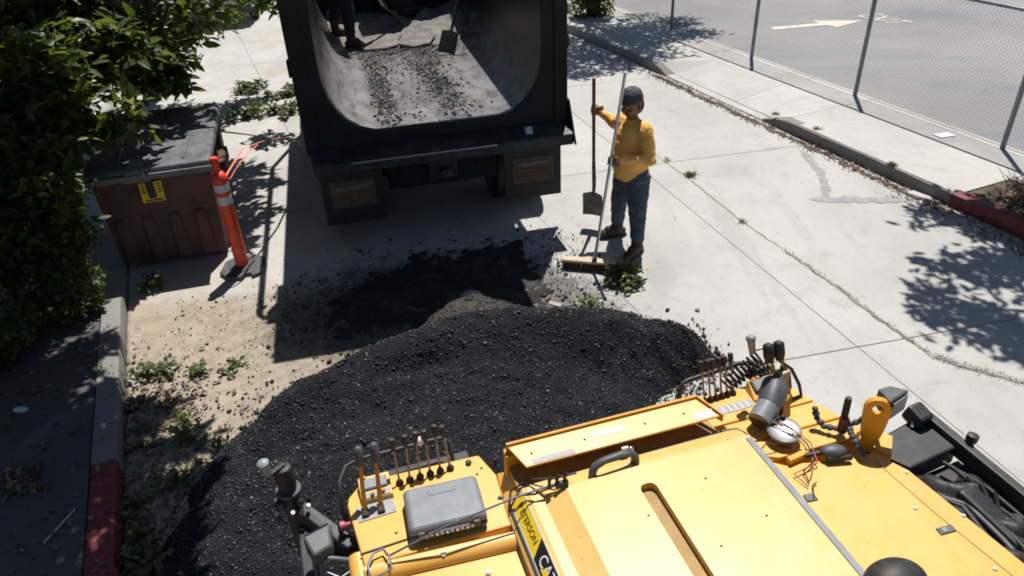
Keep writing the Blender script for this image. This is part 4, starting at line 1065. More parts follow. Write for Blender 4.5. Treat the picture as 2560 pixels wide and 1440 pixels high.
B((1.88, -.125, ZD + .0015), (.23, .055, .003), (0, 0, .02)).build('lever_plate', 'grey_decal', paver)
for i in range(6): B((1.79 + .034 * i, -.125, ZD + .0035), (.005, .05, .002)).build('plate_mark', 'white_decal', paver)
cb = MB().hull([(2.00, -.13, ZD), (2.16, -.13, ZD), (2.19, -.01, ZD), (2.02, -.01, ZD)], [(2.005, -.125, ZD + .012), (2.16, -.125, ZD + .012), (2.185, -.015, ZD + .055), (2.025, -.015, ZD + .055)]).build('gauge_box', 'cat_yellow', paver, bevel=.004)
MB().box((2.095, -.060, ZD + .047), (.13, .07, .012), (RAD(18), 0, 0)).build('gauge_face', 'dark_grey_plastic', cb, bevel=.002)
MB().box((2.095, -.060, ZD + .054), (.115, .055, .004), (RAD(18), 0, 0)).build('gauge_screen', 'grey_plastic', cb)
for x, y, z in ((2.06, -.112, ZD + .022), (2.055, -.025, ZD + .056), (2.08, -.022, ZD + .057)):
    MB().lathe([(.009, 0), (.009, .010), (.005, .013)], 10, MT((x, y, z))).build('button', 'orange_button', cb, smooth=50)
MB().tube([(1.655, .02, ZD - .05), (1.655, .03, ZD + .06), (1.675, .045, ZD + .085), (1.71, .055, ZD + .09), (2.02, .075, ZD + .10), (2.10, .05, ZD + .10)], .013, 10).build('guard_rail', 'black_steel', paver, smooth=60)
# right joystick on two yellow stalks, coiled lead and hoses
for x in (2.055, 2.115):
    MB().hull([(x + .055, -.185, ZD), (x + .075, -.185, ZD), (x + .075, -.175, ZD), (x + .055, -.175, ZD)], [(x + .04, -.145, ZD + .12), (x + .06, -.145, ZD + .12), (x + .06, -.135, ZD + .12), (x + .04, -.135, ZD + .12)]).build('stalk', 'deep_yellow', paver, bevel=.002)
    MB().hull([(x + .04, -.145, ZD + .12), (x + .06, -.145, ZD + .12), (x + .06, -.135, ZD + .12), (x + .04, -.135, ZD + .12)], [(x + .005, -.11, ZD + .26), (x + .023, -.11, ZD + .26), (x + .023, -.10, ZD + .26), (x + .005, -.10, ZD + .26)]).build('stalk', 'deep_yellow', paver, bevel=.002)
    MB().tube([(x + .012, -.105, ZD + .235), (x + .008, -.10, ZD + .265), (x, -.09, ZD + .325), (x, -.088, ZD + .338)], [.022, .028, .027, .010], 12).build('grip', 'black_rubber', paver, smooth=60)
kb = MB().tube([(2.075, -.09, ZD + .315), (2.02, -.075, ZD + .305), (1.985, -.066, ZD + .295)], .007, 8).build('crank_arm', 'lever_steel', paver, smooth=60)
MB().tube([(1.988, -.064, ZD + .28), (1.984, -.06, ZD + .31), (1.978, -.055, ZD + .345), (1.974, -.052, ZD + .37), (1.972, -.050, ZD + .383)], [.015, .018, .020, .026, .012], 14).build('crank_knob', 'knob_grey', kb, smooth=60)
def helix(a, b, r, turns, n=14):
    a = Vector(a); b = Vector(b); d = (b - a).normalized(); u = d.orthogonal().normalized(); w = d.cross(u); k = turns * n
    return [tuple(a.lerp(b, i / k) + (u * math.cos(2 * math.pi * i / n) + w * math.sin(2 * math.pi * i / n)) * r) for i in range(k + 1)]
MB().tube(helix((1.955, .06, ZD - .02), (2.13, .05, ZD + .13), .042, 9), .007, 5).build('coiled_lead', 'black_rubber', paver, smooth=60)
MB().tube(helix((2.07, .04, ZD + .02), (2.20, .03, ZD + .05), .038, 6), .007, 5).build('coiled_lead', 'black_rubber', paver, smooth=60)
MB().tube([(2.13, -.11, ZD + .22), (2.19, -.13, ZD + .17), (2.24, -.15, ZD + .07), (2.25, -.17, ZD + .01), (2.20, -.17, ZD + .0), (2.17, -.16, ZD + .05)], .009, 8).build('hose', 'black_rubber', paver, smooth=60)
MB().tube([(2.14, -.12, ZD + .19), (2.20, -.10, ZD + .12), (2.21, -.12, ZD + .03)], .013, 8).build('hose', 'black_rubber', paver, smooth=60)
B((2.135, -.13, ZD + .13), (.07, .05, .09), (0, 0, .2)).build('valve_block', 'lever_steel', paver, bevel=.006)
# tail pipe elbow with heat shield
MB().tube([(1.905, -.305, ZD + .055), (1.985, -.255, ZD + .085)], [.058, .056], 20, caps=True).build('exhaust_mouth', 'grey_plastic', paver, smooth=50)
MB().tube([(1.904, -.306, ZD + .0546), (1.9035, -.3063, ZD + .0545)], [.050, .050], 20).build('exhaust_bore', 'boot_brown', paver)
MB().tube([(1.98, -.262, ZD + .07), (2.03, -.215, ZD + .095), (2.08, -.165, ZD + .10), (2.105, -.15, ZD + .08)], [.052, .066, .070, .045], 12, flat=1.15).build('exhaust_elbow', 'dark_grey_plastic', paver, smooth=50)
MB().hull([(2.05, -.30, ZD), (2.12, -.27, ZD), (2.13, -.20, ZD), (2.06, -.22, ZD)], [(2.06, -.27, ZD + .09), (2.12, -.24, ZD + .10), (2.13, -.19, ZD + .10), (2.07, -.20, ZD + .09)]).build('exhaust_foot', 'tan_recess', paver, bevel=.004)
# silver warning beacon base and cables
bc = MB().lathe([(.050, 0), (.078, .010), (.082, .022), (.078, .026), (.060, .017), (.010, .014)], 24, MT((1.985, -.395, ZD + .035), (RAD(6), RAD(-4), 0))).build('beacon_dish', 'bright_steel', paver, smooth=50)
MB().lathe([(.045, 0), (.045, .04)], 16, MT((1.985, -.40, ZD - .003))).build('beacon_foot', 'tan_recess', paver)
m = MB(); rw = random.Random(12)
for i in range(7): m.ball((2.0 + rw.uniform(-.05, .05), -.335 + rw.uniform(-.02, .02), ZD + .06 + rw.uniform(-.01, .02)), rw.uniform(.010, .018))
m.build('cable_bundle', 'black_rubber', paver, smooth=60)
for k in range(3):
    MB().tube([(1.94 + .02 * k, -.33, ZD + .07), (1.99 + .01 * k, -.40 - .01 * k, ZD + .075), (2.02 + .02 * k, -.50, ZD + .04), (2.03, -.56 - .02 * k, ZD + .015), (1.99 - .05 * k, -.62, ZD + .012), (1.95 - .02 * k, -.66 - .02 * k, ZD + .002)], .0035, 6).build('cable', ('tan_recess', 'black_rubber', 'pink_plastic')[k], paver, smooth=60)
MB().tube([(1.80, -.46, ZD + .02), (1.86, -.44, ZD + .05), (1.93, -.455, ZD + .02), (2.02, -.53, ZD + .02)], .0035, 6).build('cable', 'black_rubber', paver, smooth=60)
MB().tube([(1.96, -.69, ZD + .004), (1.93, -.70, ZD + .004), (1.92, -.72, ZD + .004), (1.895, -.76, ZD + .004)], .0035, 6).build('cable', 'black_rubber', paver, smooth=60)
B((1.97, -.535, ZD + .012), (.12, .03, .03), (0, 0, .15)).build('cable_clamp', 'deep_yellow', paver, bevel=.004)
B((2.05, -.55, ZD + .018), (.10, .02, .02), (0, 0, -.1)).build('cable_joint', 'black_rubber', paver, bevel=.004)
# hand controller
MB().ball((2.13, -.575, ZD + .035), .06, (1.05, .62, .42), rot=(0, 0, -.25)).build('hand_controller', 'dark_grey_plastic', paver, smooth=60)
m = MB()
for i in range(9): m.ball((2.09 + .012 * i, -.60 - .003 * i, ZD + .018), .014)
m.build('controller_lead', 'black_rubber', paver, smooth=60)
# right deck
MB().prism([(1.772, -.44), (1.90, -.545), (2.335, -.615), (2.405, -.76), (2.47, -1.31), (2.52, -3.1), (1.772, -3.1)], 1.27, ZD - .008).build('deck_right', 'cat_yellow', paver, bevel=.006)
B((1.885, -.75, ZD - .004), (.052, .040, .006), (0, 0, -.1)).build('grille', 'dark_grey_plastic', paver, bevel=.002)
for i in range(3): B((1.871 + .014 * i, -.75, ZD - .0005), (.004, .036, .003), (0, 0, -.1)).build('grille_bar', 'grey_plastic', paver)
B((2.305, -1.085, ZD - .004), (.075, .034, .006), (0, 0, -.05)).build('latch_plate', 'dark_grey_plastic', paver, bevel=.002)
B((2.295, -1.085, ZD), (.025, .022, .004), (0, 0, -.05)).build('latch_button', 'grey_plastic', paver)
for pts in ([(2.30, -.66), (2.33, -1.0), (2.40, -1.5), (2.42, -3.0)], [(1.85, -.80), (1.83, -1.2), (1.82, -3.0)]):
    MB().tube([(x, y, ZD - .0085) for x, y in pts], .0022, 5).build('panel_seam', 'knob_brown', paver)
for x, y in ((2.385, -.77), (2.43, -1.05), (2.27, -.95), (2.34, -1.3)):
    MB().lathe([(.009, 0), (.009, .005), (.005, .008)], 8, MT((x, y, ZD - .008))).build('bolt', 'white_decal', paver)
# lifting lug with a bored eye
Lm = Matrix.Translation((2.335, -.565, 1.385)) @ Matrix.Rotation(RAD(-35), 4, 'Z')
ring = []; hole = []
for a in np.linspace(0, 2 * math.pi, 25)[:-1]:
    hole.append((.026 * math.cos(a), .240 + .026 * math.sin(a)))
    ca, sa = math.cos(a), math.sin(a)
    ring.append((.058 * ca, .240 + .058 * sa) if sa > -.01 else (.058 * ca * (1 - .10 * -sa), .240 + (.240 + .02) * sa))
m = MB(); n_ = len(ring)
for yy in (-.014, .014): m.v += [tuple(Lm @ Vector((x, yy, z))) for x, z in ring] + [tuple(Lm @ Vector((x, yy, z))) for x, z in hole]
for i in range(n_):
    j = (i + 1) % n_
    m.f += [(i, j, n_ + j, n_ + i), (2 * n_ + i, 3 * n_ + i, 3 * n_ + j, 2 * n_ + j), (i, 2 * n_ + i, 2 * n_ + j, j), (n_ + i, n_ + j, 3 * n_ + j, 3 * n_ + i)]
m.build('lifting_lug', 'deep_yellow', paver, smooth=35)
MB().prism([(2.34, -.53), (2.44, -.46), (2.50, -.55), (2.40, -.66)], 1.34, 1.385).build('lug_foot', 'cat_yellow', paver, bevel=.004)
wr = MB().hull([(2.375, -.50, 1.585), (2.445, -.50, 1.585), (2.445, -.50, 1.68), (2.375, -.50, 1.68)], [(2.36, -.60, 1.565), (2.50, -.56, 1.565), (2.50, -.56, 1.685), (2.36, -.60, 1.685)]).build('work_light', 'dark_grey_plastic', paver, bevel=.010)
MB().hull([(2.378, -.603, 1.58), (2.488, -.570, 1.58), (2.488, -.570, 1.67), (2.378, -.603, 1.67)], [(2.377, -.607, 1.58), (2.487, -.574, 1.58), (2.487, -.574, 1.67), (2.377, -.607, 1.67)]).build('lens', 'knob_grey', wr)
MB().tube([(2.42, -.53, 1.59), (2.41, -.54, 1.40)], .014, 8).build('light_bracket', 'black_steel', wr, smooth=50)
# segmented flexible necks and a vertical black handle
def beads(pts, name, r=.016):
    m = MB(); P = [Vector(p) for p in pts]
    for a, b in zip(P, P[1:]):
        k = max(1, int((b - a).length / (r * 1.25)))
        for i in range(k):
            c = a.lerp(b, i / k); m.ball(tuple(c), r * (1.0 + .18 * (i % 2)), (1, 1, .85), 10, 6)
    m.build(name, 'dark_grey_plastic', paver, smooth=60)
beads([(2.175, -.36, 1.50), (2.18, -.38, 1.455), (2.195, -.42, 1.43), (2.235, -.455, 1.435), (2.26, -.47, 1.44)], 'flexible_neck')
beads([(2.255, -.465, 1.455), (2.27, -.49, 1.47), (2.25, -.55, 1.46), (2.25, -.60, 1.44), (2.245, -.66, 1.41)], 'flexible_neck')
beads([(2.26, -.48, 1.46), (2.30, -.52, 1.52), (2.33, -.56, 1.60)], 'flexible_neck', .014)
MB().tube([(2.26, -.47, 1.42), (2.262, -.465, 1.50), (2.264, -.46, 1.505), (2.266, -.455, 1.60), (2.266, -.455, 1.62)], [.022, .022, .017, .017, .014], 12).build('upright_handle', 'black_rubber', paver, smooth=50)
MB().lathe([(.024, 0), (.025, .05), (.02, .06)], 12, MT((2.26, -.47, 1.45))).build('handle_collar', 'red_paint', paver, smooth=50)
# black side frame on the right with hoses
MB().prism([(2.48, -.42), (2.90, -.33), (2.93, -.58), (2.60, -.62)], 1.08, 1.20).build('side_beam', 'black_steel', paver, bevel=.012)
B((2.86, -.36, 1.24), (.10, .11, .10), (.3, 0, .15)).build('beam_hook', 'black_steel', paver, bevel=.02)
MB().tube([(2.80, -.40, 1.21), (2.87, -.33, 1.26)], .010, 8).build('beam_pin', 'bright_steel', paver, smooth=50)
MB().hull([(2.90, -.30, 1.14), (2.95, -.30, 1.14), (2.95, -.30, 1.24), (2.90, -.30, 1.24)], [(3.02, -3.0, 1.10), (3.07, -3.0, 1.10), (3.07, -3.0, 1.20), (3.02, -3.0, 1.20)]).build('side_rail', 'black_steel', paver, bevel=.008)
MB().prism([(2.40, -.64), (2.95, -.59), (3.04, -3.0), (2.54, -3.0)], .45, 1.10).build('side_tray', 'black_steel', paver)
for k in range(5):
    y0 = -.62 - .06 * k
    MB().tube([(2.80 + .02 * k, y0, 1.17), (2.88 - .02 * k, y0 - .2, 1.16 - .03 * k), (2.93 - .02 * k, y0 - .5, 1.12), (2.98 - .015 * k, -1.6, 1.15), (3.0 - .02 * k, -2.8, 1.12)], .012, 7).build('hose', 'black_rubber', paver, smooth=60)
for k in range(4):
    MB().tube([(2.62 + .05 * k, -.72 - .05 * k, 1.12), (2.70 + .03 * k, -.86, 1.14), (2.68 + .06 * k, -1.05, 1.12), (2.66 + .05 * k, -1.3, 1.12)], .015, 7).build('hose', 'dark_grey_plastic' if k % 2 else 'black_rubber', paver, smooth=60)
MB().tube([(2.72, -.80, 1.10), (2.78, -.79, 1.09), (2.82, -.78, 1.10)], .006, 6).build('cable', 'bright_steel', paver)
MB().lathe([(.022, 0), (.022, .07), (.028, .075), (.028, .11), (.018, .115)], 12, MT((2.96, -.60, 1.17), (0, RAD(8), 0))).build('rubber_plug', 'knob_brown', paver, smooth=40)
B((2.80, -.95, 1.12), (.12, .34, .06), (.2, .1, .2)).build('actuator', 'black_steel', paver, bevel=.02)
# crumpled black rubber apron lying over the side tray
xs = np.linspace(2.42, 2.99, 40); ys = np.linspace(-2.9, -.64, 120); X, Y = np.meshgrid(xs, ys)
Zr = 1.115 + (fbm(X * 7, Y * 5, 4, 5) - .45) * .09 - .05 * np.abs((X - 2.70) / .28) ** 2 * 0 + .03 * np.sin(Y * 21 + 6 * vnoise(X * 6, Y * 3, 8))
X = X + (-.0375) * (Y + .64)
i_ = np.arange(X.size).reshape(X.shape); qf = np.stack([i_[:-1, :-1], i_[:-1, 1:], i_[1:, 1:], i_[1:, :-1]], -1).reshape(-1, 4)
npmesh('rubber_apron', np.stack([X.ravel(), Y.ravel(), Zr.ravel()], 1), qf, 'black_rubber', paver, None, None, True)
# black padded seat top at the near edge
sb = MB().ball((1.735, -1.36, 1.66), .12, (1.0, .75, .62), 32, 18).build('seat_back', 'black_rubber', paver, smooth=60)
MB().tube([(1.735, -1.37, 1.50), (1.735, -1.37, 1.64)], .02, 8).build('seat_stem', 'black_steel', sb)

# grey case resting on the left console, blue hook rod across it
case = thing('tool_case', 'grey moulded plastic tool case lying on the left lever console', 'case', PM @ Vector((.325, -.305, ZD)), PY - RAD(3))
cb_ = MB().hull([(-.165, -.120, .004), (.165, -.120, .004), (.165, .120, .004), (-.165, .120, .004)], [(-.172, -.126, .045), (.172, -.126, .045), (.172, .126, .045), (-.172, .126, .045)]).build('base', 'dark_grey_plastic', case, bevel=.016, seg=3)
MB().hull([(-.174, -.128, .049), (.174, -.128, .049), (.174, .128, .049), (-.174, .128, .049)], [(-.160, -.114, .092), (.160, -.114, .092), (.160, .114, .092), (-.160, .114, .092)]).build('lid', 'grey_plastic', case, bevel=.018, seg=3)
MB().hull([(-.06, .045, .0905), (.06, .045, .0905), (.055, .075, .0905), (-.065, .075, .0905)], [(-.06, .045, .0945), (.06, .045, .0945), (.055, .075, .0945), (-.065, .075, .0945)]).build('lid_badge', 'grey_plastic', case, bevel=.002)
B((0, -.128, .05), (.18, .016, .022)).build('handle', 'dark_grey_plastic', case, bevel=.005)
m = MB()
for i in range(10): m.box((-.10 + .022 * i, -.137, .05 + .004 * (i % 2)), (.013, .006, .010), (0, .3 * (-1) ** i, 0))
m.build('latch_teeth', 'bright_steel', case)
for x in (-.12, .12): B((x, -.128, .056), (.03, .014, .03)).build('latch', 'dark_grey_plastic', case, bevel=.004)
rod = thing('hook_rod', 'thin blue steel rod with a square loop lying across the grey case', 'rod', PM @ Vector((.0, -.45, ZD)), PY)
R_ = lambda x, y, z: (x, y + .45, z - ZD)
MB().tube([R_(.045, -.462, 1.43), R_(.30, -.46, 1.512), R_(.60, -.44, 1.545), R_(.80, -.44, 1.565)], .0048, 8).build('shaft', 'blue_steel', rod, smooth=60)
MB().tube([R_(.05, -.462, 1.432), R_(.05, -.52, 1.42), R_(-.035, -.535, 1.41), R_(-.042, -.47, 1.425), R_(-.01, -.425, 1.43), R_(.032, -.418, 1.43), R_(.045, -.455, 1.43)], .0055, 8).build('loop', 'blue_steel', rod, smooth=60)
for x in (.765, .80, .835): MB().tube([R_(x, -.448, 1.552), R_(x, -.448, 1.60), R_(x + .012, -.44, 1.615)], .008, 8).build('clamp', 'knob_brown', rod, smooth=60)
B(R_(.82, -.452, 1.567), (.06, .02, .03)).build('clamp_block', 'black_steel', rod, bevel=.004)
wire = MB().tube([(.59, -.40, 1.42), (.615, -.36, 1.50), (.70, -.345, 1.53), (.80, -.42, 1.575), (.90, -.42, 1.572)], .005, 7); wire.tube([(.59, -.40, 1.42), (.63, -.40, 1.51), (.70, -.445, 1.54), (.80, -.452, 1.57)], .005, 7)
wire.build('wire_stay', 'knob_brown', paver, smooth=60)
B((.60, -.30, ZD + .006), (.06, .014, .010), (0, 0, -.3)).build('clip', 'dark_grey_plastic', paver, bevel=.003)
# ------------------------------------------------------------------ dumpster
DW, DL = 1.14, 1.72
dump = thing('dumpster', 'brown ribbed dumpster with black plastic lids under the left tree', 'dumpster', (-3.645, 7.10, 0), RAD(14))
m = MB().hull([(-.535, .01, .07), (.535, .01, .07), (.535, DL - .03, .07), (-.535, DL - .03, .07)], [(-.57, -.02, 1.08), (.57, -.02, 1.08), (.57, DL, 1.08), (-.57, DL, 1.08)])
m.build('body', 'dumpster_brown', dump, bevel=.02)
def face(x, z): f = (z - .07) / 1.01; return (x * (.535 + .035 * f) / .57, .01 - .03 * f)
for k in range(4):
    x0 = -.50 + .27 * k; a = [face(x0, .09), face(x0 + .15, .09)]; b = [face(x0 + .02, .62), face(x0 + .13, .62)]
    MB().hull([(a[0][0], a[0][1] - .035, .09), (a[1][0], a[1][1] - .035, .09), (a[1][0], a[1][1] + .01, .09), (a[0][0], a[0][1] + .01, .09)], [(b[0][0], b[0][1] - .03, .60), (b[1][0], b[1][1] - .03, .60), (b[1][0], b[1][1] + .01, .64), (b[0][0], b[0][1] + .01, .64)]).build('rib', 'dumpster_brown', dump, bevel=.012)
for k in range(3):
    y0 = .25 + .45 * k
    MB().hull([(.53, y0, .10), (.56, y0, .10), (.56, y0 + .18, .10), (.53, y0 + .18, .10)], [(.555, y0 + .03, .95), (.585, y0 + .03, .95), (.585, y0 + .15, .95), (.555, y0 + .15, .95)]).build('rib', 'dumpster_brown', dump, bevel=.01)
MB().box((0, DL / 2 - .01, 1.09), (DW + .08, DL + .08, .07)).build('rim', 'dumpster_brown', dump, bevel=.012)
for x in (-.61, .61): MB().box((x, DL / 2, .80), (.10, .50, .14)).build('fork_pocket', 'dumpster_brown', dump, bevel=.01)
def lid(y0, y1, dz):
    l = MB().hull([(-.63, y0, 1.115), (.63, y0, 1.115), (.63, y1, 1.115), (-.63, y1, 1.115)], [(-.61, y0 + .015, 1.165 + dz), (.61, y0 + .015, 1.165 + dz), (.61, y1 - .012, 1.19 + dz), (-.61, y1 - .012, 1.19 + dz)]).build('lid', 'lid_black', dump, bevel=.02, seg=3)
    for x in (-.35, 0, .35): MB().box((x, (y0 + y1) / 2, 1.187 + dz), (.03, (y1 - y0) * .7, .014), (RAD(1.8), 0, 0)).build('lid_rib', 'lid_black', l, bevel=.004)
    return l
l1 = lid(-.08, .80, 0); lid(.815, 1.76, .015)
MB().hull([(-.24, -.112, 1.04), (.02, -.112, 1.04), (.02, -.10, 1.04), (-.24, -.10, 1.04)], [(-.20, -.095, 1.15), (-.03, -.095, 1.15), (-.05, .12, 1.205), (-.17, .12, 1.205)]).build('lid_flap', 'grey_plastic', l1, bevel=.006)
MB().box((0, -.115, 1.09), (1.24, .03, .06)).build('lid_lip', 'lid_black', l1, bevel=.006)
stc = MB().hull([(-.135, -.035, .78), (.085, -.035, .78), (.095, -.042, 1.0), (-.125, -.042, 1.0)], [(-.135, -.029, .78), (.085, -.029, .78), (.095, -.036, 1.0), (-.125, -.036, 1.0)]).build('warning_sticker', 'sticker_yellow', dump)
MB().box((-.02, -.06, .96), (.075, .02, .26), (RAD(2), 0, 0)).build('lid_strap', 'black_rubber', dump, bevel=.006)
for k in range(4):
    for x in (-.095, .06): MB().box((x, -.0425 - .0005 * k, .975 - .028 * k), (.035, .003, .010)).build('sticker_print', 'ink_black', stc)
MB().box((-.02, -.0375, .80), (.17, .003, .016)).build('sticker_print', 'ink_black', stc)
for x, y in ((-.42, .12), (.42, .12), (-.42, DL - .12), (.42, DL - .12)):
    ca = MB().lathe([(.02, -.025), (.05, -.025), (.055, 0), (.05, .025), (.02, .025)], 18, MT((x, y, .055), (0, RAD(90), .3))).build('caster', 'black_rubber', dump, smooth=40)
    MB().box((x, y, .095), (.07, .09, .05)).build('caster_fork', 'black_steel', ca, bevel=.006)

# ------------------------------------------------------------------ delineator post
dl = thing('delineator_post', 'orange delineator post with two white bands on a black rubber base', 'delineator', (-2.88, 6.92, 0), RAD(8))
oc = [(-.23, -.09), (-.13, -.22), (.02, -.24), (.03, -.17), (.11, -.17), (.12, -.23), (.20, -.18), (.25, -.02), (.22, .14), (.12, .23), (-.09, .24), (-.20, .14)]
MB().prism(oc, .0, .045).build('base', 'base_rubber', dl, bevel=.008)
MB().lathe([(.15, .045), (.13, .062), (.08, .070)], 24).build('base_boss', 'base_rubber', dl, smooth=40)
MB().lathe([(.066, .06), (.068, .10), (.070, .60), (.072, 1.02), (.078, 1.04), (.078, 1.08), (.060, 1.12), (.045, 1.13)], 20).build('tube', 'delineator_orange', dl, smooth=35)
for z0, z1 in ((.93, 1.01), (.79, .88)): MB().lathe([(.0735, z0), (.0735, z1)], 20).build('reflective_band', 'reflective_white', dl, smooth=35)
MB().lathe([(.035, 1.12), (.034, 1.20), (.044, 1.22), (.046, 1.27), (.038, 1.285)], 16).build('grab_handle', 'delineator_orange', dl, smooth=35)
m = MB(); rs2 = random.Random(3)
for i in range(14): m.box((.045 + rs2.uniform(-.004, .004), -.056, .15 + .05 * i), (.008, .004, rs2.uniform(.01, .02)), (0, 0, .68))
m.build('scuffs', 'knob_brown', dl)
tp = [(-2.86, 6.93, 1.10), (-2.83, 6.97, 1.06), (-2.78, 7.12, 1.13), (-2.72, 7.35, 1.20), (-2.66, 7.7, 1.13), (-2.62, 8.3, .95), (-2.68, 9.1, .62), (-2.85, 9.9, .25), (-3.0, 10.4, .04)]
tape = thing('barrier_tape', 'thin orange pink tape running back from the delineator post', 'tape', (0, 0, 0))
MB().tube(tp, .013, 6, flat=.18).build('strip', 'tape_pink', tape, smooth=50)
MB().tube([(-2.86, 6.93, 1.09), (-2.80, 6.99, 1.02), (-2.74, 7.06, 1.10), (-2.68, 7.2, 1.16), (-2.62, 7.5, 1.18)], .010, 6, flat=.2).build('strip', 'tape_pink', tape, smooth=50)

# ------------------------------------------------------------------ people
def remesh(name, mb, mat, parent, voxel=.012, it=4, disp=0.0, dscale=9.0, seed=0):
    me = bpy.data.meshes.new('tmp'); me.from_pydata(mb.v, [], mb.f)
    bm = bmesh.new(); bm.from_mesh(me); bmesh.ops.recalc_face_normals(bm, faces=bm.faces); bm.to_mesh(me); bm.free()
    o = bpy.data.objects.new('tmp', me); COL.objects.link(o)
    r = o.modifiers.new('r', 'REMESH'); r.mode = 'VOXEL'; r.voxel_size = voxel
    s = o.modifiers.new('s', 'SMOOTH'); s.factor = .5; s.iterations = it
    dg = bpy.context.evaluated_depsgraph_get()
    me2 = bpy.data.meshes.new_from_object(o.evaluated_get(dg)); bpy.data.objects.remove(o)
    if disp:
        n = len(me2.vertices); co = np.empty(n * 3, np.float32); no = np.empty(n * 3, np.float32)
        me2.vertices.foreach_get('co', co); me2.vertices.foreach_get('normal', no)
        co = co.reshape(-1, 3); no = no.reshape(-1, 3)
        a = fbm(co[:, 0] * dscale + co[:, 1] * dscale * .6, co[:, 2] * dscale * 1.8, 3, seed) - .45
        b = np.sin(co[:, 2] * 55 + 5 * fbm(co[:, 0] * 6, co[:, 1] * 6, 2, seed + 3) * 3) * .25
        co = co + no * ((a + b * .35) * disp)[:, None]
        me2.vertices.foreach_set('co', co.ravel()); me2.update()
    me2.name = name; me2.shade_smooth()
    return link(name, me2, mat, parent)
def fist(m, c, axis, palm, r=.018, fr=.0098, flip=1):
    """hand closed round a handle: c on the handle axis, palm = direction from the handle to the wrist"""
    c = Vector(c); u = Vector(axis).normalized(); p = Vector(palm); p = (p - u * p.dot(u)).normalized(); q = u.cross(p) * flip
    R = r + fr
    pc = c + p * (R + .012)
    for k in range(4):          # palm
        a = pc + u * (.033 - .022 * k); m.limb(a + q * .012, a + p * .045 - q * .004, .017, .019, 10)
    for k in range(4):          # fingers, unequal reach
        lift = u * (.034 - .0225 * k); ang = [20, 75, 125, 170 + (0, 18, 12, -14)[k], 205 + (0, 22, 14, -18)[k]]
        pts = [c + lift + (p * math.cos(RAD(a)) + q * math.sin(RAD(a))) * R for a in ang]
        rr = fr * (1, 1.05, 1, .88)[k]
        for i, (a, b) in enumerate(zip(pts, pts[1:])): m.limb(a, b, rr * (1 - .05 * i), rr * (1 - .05 * (i + 1)), 8)
    th = [c + u * .028 + p * (R + .03) - q * .01, c + u * .045 + p * (R + .004) - q * .022, c + u * .050 + p * .008 - q * R * 1.02, c + u * .047 - p * .022 - q * R * .8]
    for a, b in zip(th, th[1:]): m.limb(a, b, .0115, .0105, 8)
def head(m, c, fdir, s=1.0):
    c = Vector(c); f = Vector(fdir).normalized(); z = (Vector((0, 0, 1)) - f * f.z).normalized(); x = f.cross(z)
    W = lambda a, b, d: c + (x * a + f * b + z * d) * s
    m.ball(tuple(W(0, -.012, .03)), .098 * s, (1, 1, 1.05)); m.ball(tuple(W(0, .018, -.045)), .078 * s, (1, 1, 1.1)); m.ball(tuple(W(0, .045, -.085)), .042 * s)
    m.limb(W(0, .092, .005), W(0, .116, -.030), .011 * s, .017 * s, 8)
    for sx in (-1, 1):
        m.ball(tuple(W(.098 * sx, -.005, -.01)), .028 * s, (.5, 1, 1.2)); m.ball(tuple(W(.045 * sx, .075, -.035)), .028 * s); m.limb(W(.055 * sx, .080, .035), W(.015 * sx, .094, .035), .010 * s, .010 * s, 8)
    return W, (x, f, z)
